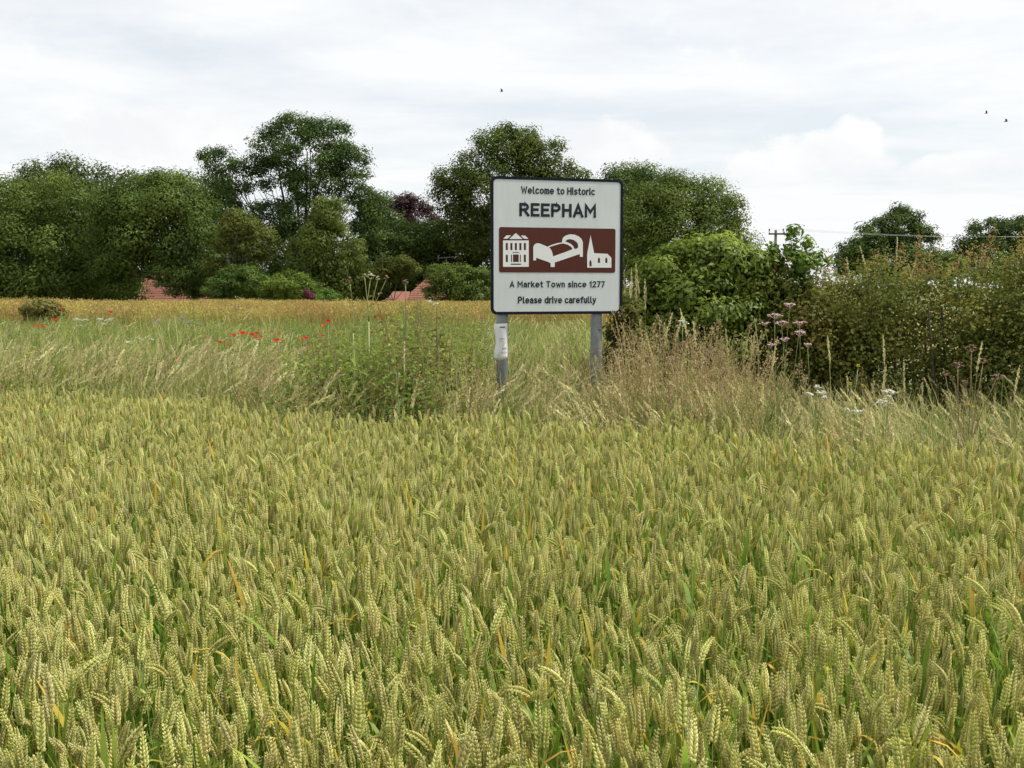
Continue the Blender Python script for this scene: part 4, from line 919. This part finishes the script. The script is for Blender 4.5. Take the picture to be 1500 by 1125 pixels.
for k, (x, y, d) in enumerate([(346, 452, 17), (267, 467, 15), (290, 476, 14.5), (276, 474, 15), (232, 472, 15), (91, 516, 11), (105, 513, 11)]):
    umbel_plant('knapweed', 'small violet flower on a thin stem among the left verge grass', d, x, [(x, y, 6, 3)], 'petal_violet', 'stalk_green', group='violet flowers of the left verge', fork=.5, r=.003)
# poppies
def poppy(px, py, d, s):
    p = at(px, py, d)
    lab = ('red poppy at the far left of the verge near the flat white flower clusters' if px < 200 else 'lone low red poppy nearest the wheat on the left' if py > 515 else 'red poppy in the main poppy cluster left of the leafy weeds' if px < 430
        else 'red poppy between the main poppy cluster and the tall hogweed' if px < 500 else 'red poppy beside the tall hogweed stems')
    t = thing('poppy', lab, 'poppy', (p.x, d, 0), 0, 'red poppies of the left verge'); z = p.z
    P = [(0, 0, -.02), (rf.normal(0, .02), rf.normal(0, .02), z * .5), (0, 0, z - .02)]; MB().tube(P, [.003, .003, .0025], 5, .5).build('stem', ['stalk_green'], t, True)
    tilt = rf.uniform(-.5, .5); mb = MB(); R0 = 1.0 * s / ppm(d) / 2
    for k in range(4):
        a = k * PI / 2 + rf.uniform(-.2, .2); rows = []
        for j, (rr, zz) in enumerate(((.1, -.5), (.62, -.32), (1.0, .12), (1.08, .55))):
            for i in range(5):
                b = a + (i - 2) * .33 * (1 if j else .6); rows.append((R0 * rr * math.cos(b), R0 * rr * math.sin(b) , z + R0 * (zz + .12 * rf.normal() * (j == 3))))
        mb.add(rows, [(j * 5 + i, j * 5 + i + 1, j * 5 + i + 6, j * 5 + i + 5) for j in range(3) for i in range(4)], rf.uniform(.2, 1))
    mb.build('petals', ['petal_red'], t)
    MB().tube([(0, 0, z - R0 * .5), (0, 0, z), (0, 0, z + R0 * .15)], [R0 * .1, R0 * .24, R0 * .2], 6, .1).build('seed_pod', ['stalk_green'], t)
for (x, y, d, s) in [(355, 488, 12, 10), (369, 490, 12, 7), (376, 488, 12.5, 7), (342, 491, 12, 7), (383, 493, 12, 5), (375, 495, 11.5, 6), (322, 501, 11.5, 6), (334, 503, 11.5, 5), (306, 495, 12, 5), (261, 525, 10, 6), (81, 469, 15, 7),
        (55, 477, 14.5, 6), (64, 479, 14.5, 5), (162, 457, 20, 6), (474, 477, 12.5, 7), (481, 470, 13, 7), (405, 498, 11, 8), (413, 499, 11, 5), (448, 495, 11, 7), (442, 497, 11, 5), (545, 487, 10.5, 6), (470, 491, 11.5, 5), (557, 464, 13, 6), (408, 488, 12, 5), (90, 452, 21, 5), (398, 486, 13, 4)]:
    poppy(x, y, d, s)
# leafy weeds massed between the poppies and the left post
bush(63, 'dark undergrowth bush hiding the right half of the brick house', [(268, 412, 22, 18), (292, 405, 20, 22), (252, 424, 12, 12), (312, 420, 18, 18), (232, 398, 16, 7), (242, 414, 10, 9), (285, 425, 16, 12)], 74.3, 285, 'leaf_mid', 7000, .22, (.25, .55), name='garden_shrub', r0=.08)
for k_, (xa, xb) in enumerate(((-120, 140), (140, 330), (330, 560), (560, 760))):
    bush(64 + k_, ('far boundary thicket behind the broad left tree', 'far boundary thicket behind the brick house', 'far boundary thicket behind the willow', 'far boundary thicket behind the bungalow')[k_],
         [(x_, 418 + 10 * math.sin(x_), 30, 26 + 6 * math.sin(x_ * 2.3)) for x_ in np.arange(xa + 12, xb, 26.0)], 107, (xa + xb) / 2, 'leaf_dark', 9000, .42, (.5, 1.1), name='thicket', r0=.1)
def weed_mesh(rng, h):
    st = MB().tube([(0, 0, -.02), (rng.normal(0, .02), rng.normal(0, .02), h * .5), (rng.normal(0, .04), rng.normal(0, .04), h)], [.005, .004, .002], 5, .4)
    lf = MB(); nz_ = int(h / .055)
    for k in range(nz_):
        z = h * (.15 + .85 * k / nz_); a = k * 1.57 + rng.normal(0, .2)
        for sg in (0, PI):
            b = a + sg; out = np.array([math.cos(b), math.sin(b), rng.uniform(-.25, .35)]); sd = np.array([-math.sin(b), math.cos(b), 0]); l = rng.uniform(.07, .12) * (1.15 - .55 * k / nz_); c = np.array([0, 0, z]) + out * .02
            lf.add([c, c + out * l * .45 + sd * l * .27 + [0, 0, .012], c + out * l - [0, 0, l * .2], c + out * l * .45 - sd * l * .27 + [0, 0, .012], c + out * l * .45], [(0, 1, 4), (1, 2, 4), (2, 3, 4), (3, 0, 4)], np.clip(rng.normal(.3 + .5 * k / nz_, .12), 0, 1))
    return st, lf
WP = [weed_mesh(rf, h) for h in (.85, 1.0, 1.1, .75, .95, .6)]
WM = [(a.mesh('stem', ['stalk_green']), b.mesh('leaves', ['weed_leaf'])) for a, b in WP]
VW = [merge([(a, 0), (b, 1)]).mesh('verge_weed', ['stalk_green', 'weed_leaf']) for a, b in WP] + [merge([(a, 0), (b, 1)]).mesh('verge_weed', ['stalk_brown', 'leaf_dull']) for a, b in WP[:4]]
def fw(X, Y):
    e = EX(X, Y); p = PX(X, Y) + 55 * vnoise(X, Y, 1.5, 93) + rf.normal(0, 22, len(X)); z = np.where(p < 380, .20 * (.4 + .6 * ss(vnoise(X, Y, .8, 91), -.2, .5)), np.where(p < 715, .9 * (Y < 11.5) + .25, np.where(p < 1130, .10, .12)))
    return ss(e, .15, .6) * inv(X, Y) * nothedge(X, Y) * z * np.where(Y < 12, 1, .45)
X, Y, m = field_pts(30000, -16, 9, 5, 24, fw, rf); P, R, S = std(X, Y, m, rf, .62, 1.0, .16); p_ = PX(X, Y)
S *= rf.uniform(.75, 1.1, m); S *= np.where((p_ > 440) & (p_ < 700), 1.22 + .30 * np.exp(-((p_ - 605) / 60) ** 2), np.where(p_ > 1130, .62, np.where(p_ > 715, .8, 1.05)))
scatter('verge_weeds', VW, P, R, S, rf.integers(0, len(VW), m), 'tangle of green and brownish weeds growing through the verge grass', 'weeds')
for k in range(120):
    px = rf.choice([rf.normal(605, 46), rf.normal(490, 55), rf.normal(420, 30)], p=[.5, .36, .14]); d = rf.uniform(8.2, 10.6); x = (px - 750) / FPX * d
    if d < field_edge(x) + .35: d = field_edge(x) + .35 + rf.uniform(0, 1.2); x = (px - 750) / FPX * d
    t = thing('nettle', 'leafy green weed in the clump left of the left post', 'weed', (x, d, 0), rf.uniform(0, 6.28), 'leafy weeds left of the sign'); a, b = WM[k % len(WM)]
    s = rf.uniform(1.0, 1.42) * (1.0 if px > 540 else .86); t.scale = (s, s, s); t.rotation_euler[0] = rf.normal(0, .1); t.rotation_euler[1] = rf.normal(0, .1)
    link('stem', a, t); link('leaves', b, t)
for k in range(60):
    px = rf.uniform(-40, 470); d = rf.uniform(10.5, 22); x = (px - 750) / FPX * d
    t = thing('poppy_field_weed', 'leafy weed among the poppies and grass of the left verge', 'weed', (x, d, 0), rf.uniform(0, 6.28), 'leafy weeds among the poppies'); a, b = WM[k % len(WM)]; s = rf.uniform(.9, 1.2); t.scale = (s * 1.3, s * 1.3, s)
    link('stem', a, t); link('leaves', b, t)
for k in range(40):
    px = rf.uniform(760, 1480); d = rf.uniform(7.0, 9.3); x = (px - 750) / FPX * d
    if d < field_edge(x) + .5 or (x > 2.2 and d > HEDGE(x)): continue
    t = thing('low_weed', 'low leafy weed in the grass between the sign and the hedge', 'weed', (x, d, 0), rf.uniform(0, 6.28), 'low weeds before the hedge'); a, b = WM[k % len(WM)]; s = rf.uniform(.45, .7); t.scale = (s, s, s)
    link('stem', a, t); link('leaves', b, t)
# tall seed heads that stand clear of the rest
def tall_stalk(px, py, d, hl, label, group, nod=.25, lean=.06, wid=.011):
    p = at(px, py, d); h = p.z; rng = rf; t = thing('grass_stalk', label, 'grass', (p.x, d, 0), rng.uniform(-.5, .5), group)
    a, b = seed_stalk(rng, h, hl, wid, int(hl * 420), lean, nod, fleck=.016); a.build('stem', ['grass_straw'], t); b.build('seed_head', ['grass_straw'], t)
for (x, y, d) in [(1222, 492, 7.2), (1301, 492, 7.0), (1328, 530, 6.8), (1427, 500, 6.6), (1483, 535, 6.4), (1072, 482, 7.6), (1098, 487, 7.6), (1128, 500, 7.4), (1290, 535, 6.9), (1352, 560, 6.6)]:
    tall_stalk(x, y, d, .20, 'tall thin grass head standing up against the dark hedge', 'tall grass heads before the hedge', nod=.15)
for (x, y, d) in [(1013, 450, 8.0), (970, 455, 8.1), (978, 470, 8.0), (1022, 470, 7.9), (962, 490, 7.8), (985, 460, 8.1), (940, 500, 7.8)]:
    tall_stalk(x, y, d, .22, 'tall pale grass head in the cluster right of the right post', 'pale grass heads right of the post', nod=.5, wid=.014)
for (x, y, d) in [(918, 398, 9.6), (926, 392, 9.7), (934, 402, 9.6), (941, 385, 9.8), (922, 415, 9.5), (947, 408, 9.7)]:
    tall_stalk(x, y, d, .30, 'tall tan plume beside the right edge of the sign panel', 'tan plumes beside the sign panel', nod=.2, wid=.02)
for (x, y, d) in [(1315, 345, 10.1), (1280, 358, 10.2), (1250, 375, 10.3), (1330, 372, 10.0), (1345, 385, 10.0)]:
    tall_stalk(x, y, d, .24, 'dry grass plume poking up above the hedge top', 'dry plumes above the hedge', nod=.5, wid=.012)

# ---------------------------------------------------------------- birds
def bird(px, py, d, span, flap, yaw, label):
    p = at(px, py, d); t = thing('bird', label, 'bird', p, yaw, 'birds in the sky'); s = span / 2
    MB().tube([(0, -s * .55, 0), (0, -s * .35, .01), (0, 0, 0), (0, s * .35, 0), (0, s * .75, 0)], [s * .03, s * .10, s * .14, s * .09, s * .05], 8).build('body', ['feather'], t, True)
    for sg in (-1, 1):
        zt_ = math.sin(flap) * s; xt = math.cos(flap) * s; V_ = []
        for k, (r_, c0, c1) in enumerate(((.06, -.22, .28), (.45, -.26, .24), (.75, -.14, .22), (1, .06, .18))):
            V_ += [(sg * xt * r_, s * c0, zt_ * r_ + .012), (sg * xt * r_, s * c1, zt_ * r_ + .012), (sg * xt * r_, s * c1, zt_ * r_ - .003), (sg * xt * r_, s * c0, zt_ * r_ - .003)]
        F_ = [(4 * k + i, 4 * k + (i + 1) % 4, 4 * k + 4 + (i + 1) % 4, 4 * k + 4 + i) for k in range(3) for i in range(4)] + [(0, 1, 2, 3), (12, 13, 14, 15)]
        MB().add(V_, F_).build('wing', ['feather'], t)
bird(735, 134, 58, .34, 1.0, 1.2, 'tiny dark bird flying above the tree behind the sign')
bird(1445, 166, 60, .34, 1.1, 1.3, 'upper left of two tiny dark birds at right')
bird(1474, 178, 60, .38, .9, .9, 'lower right of two tiny dark birds at right')
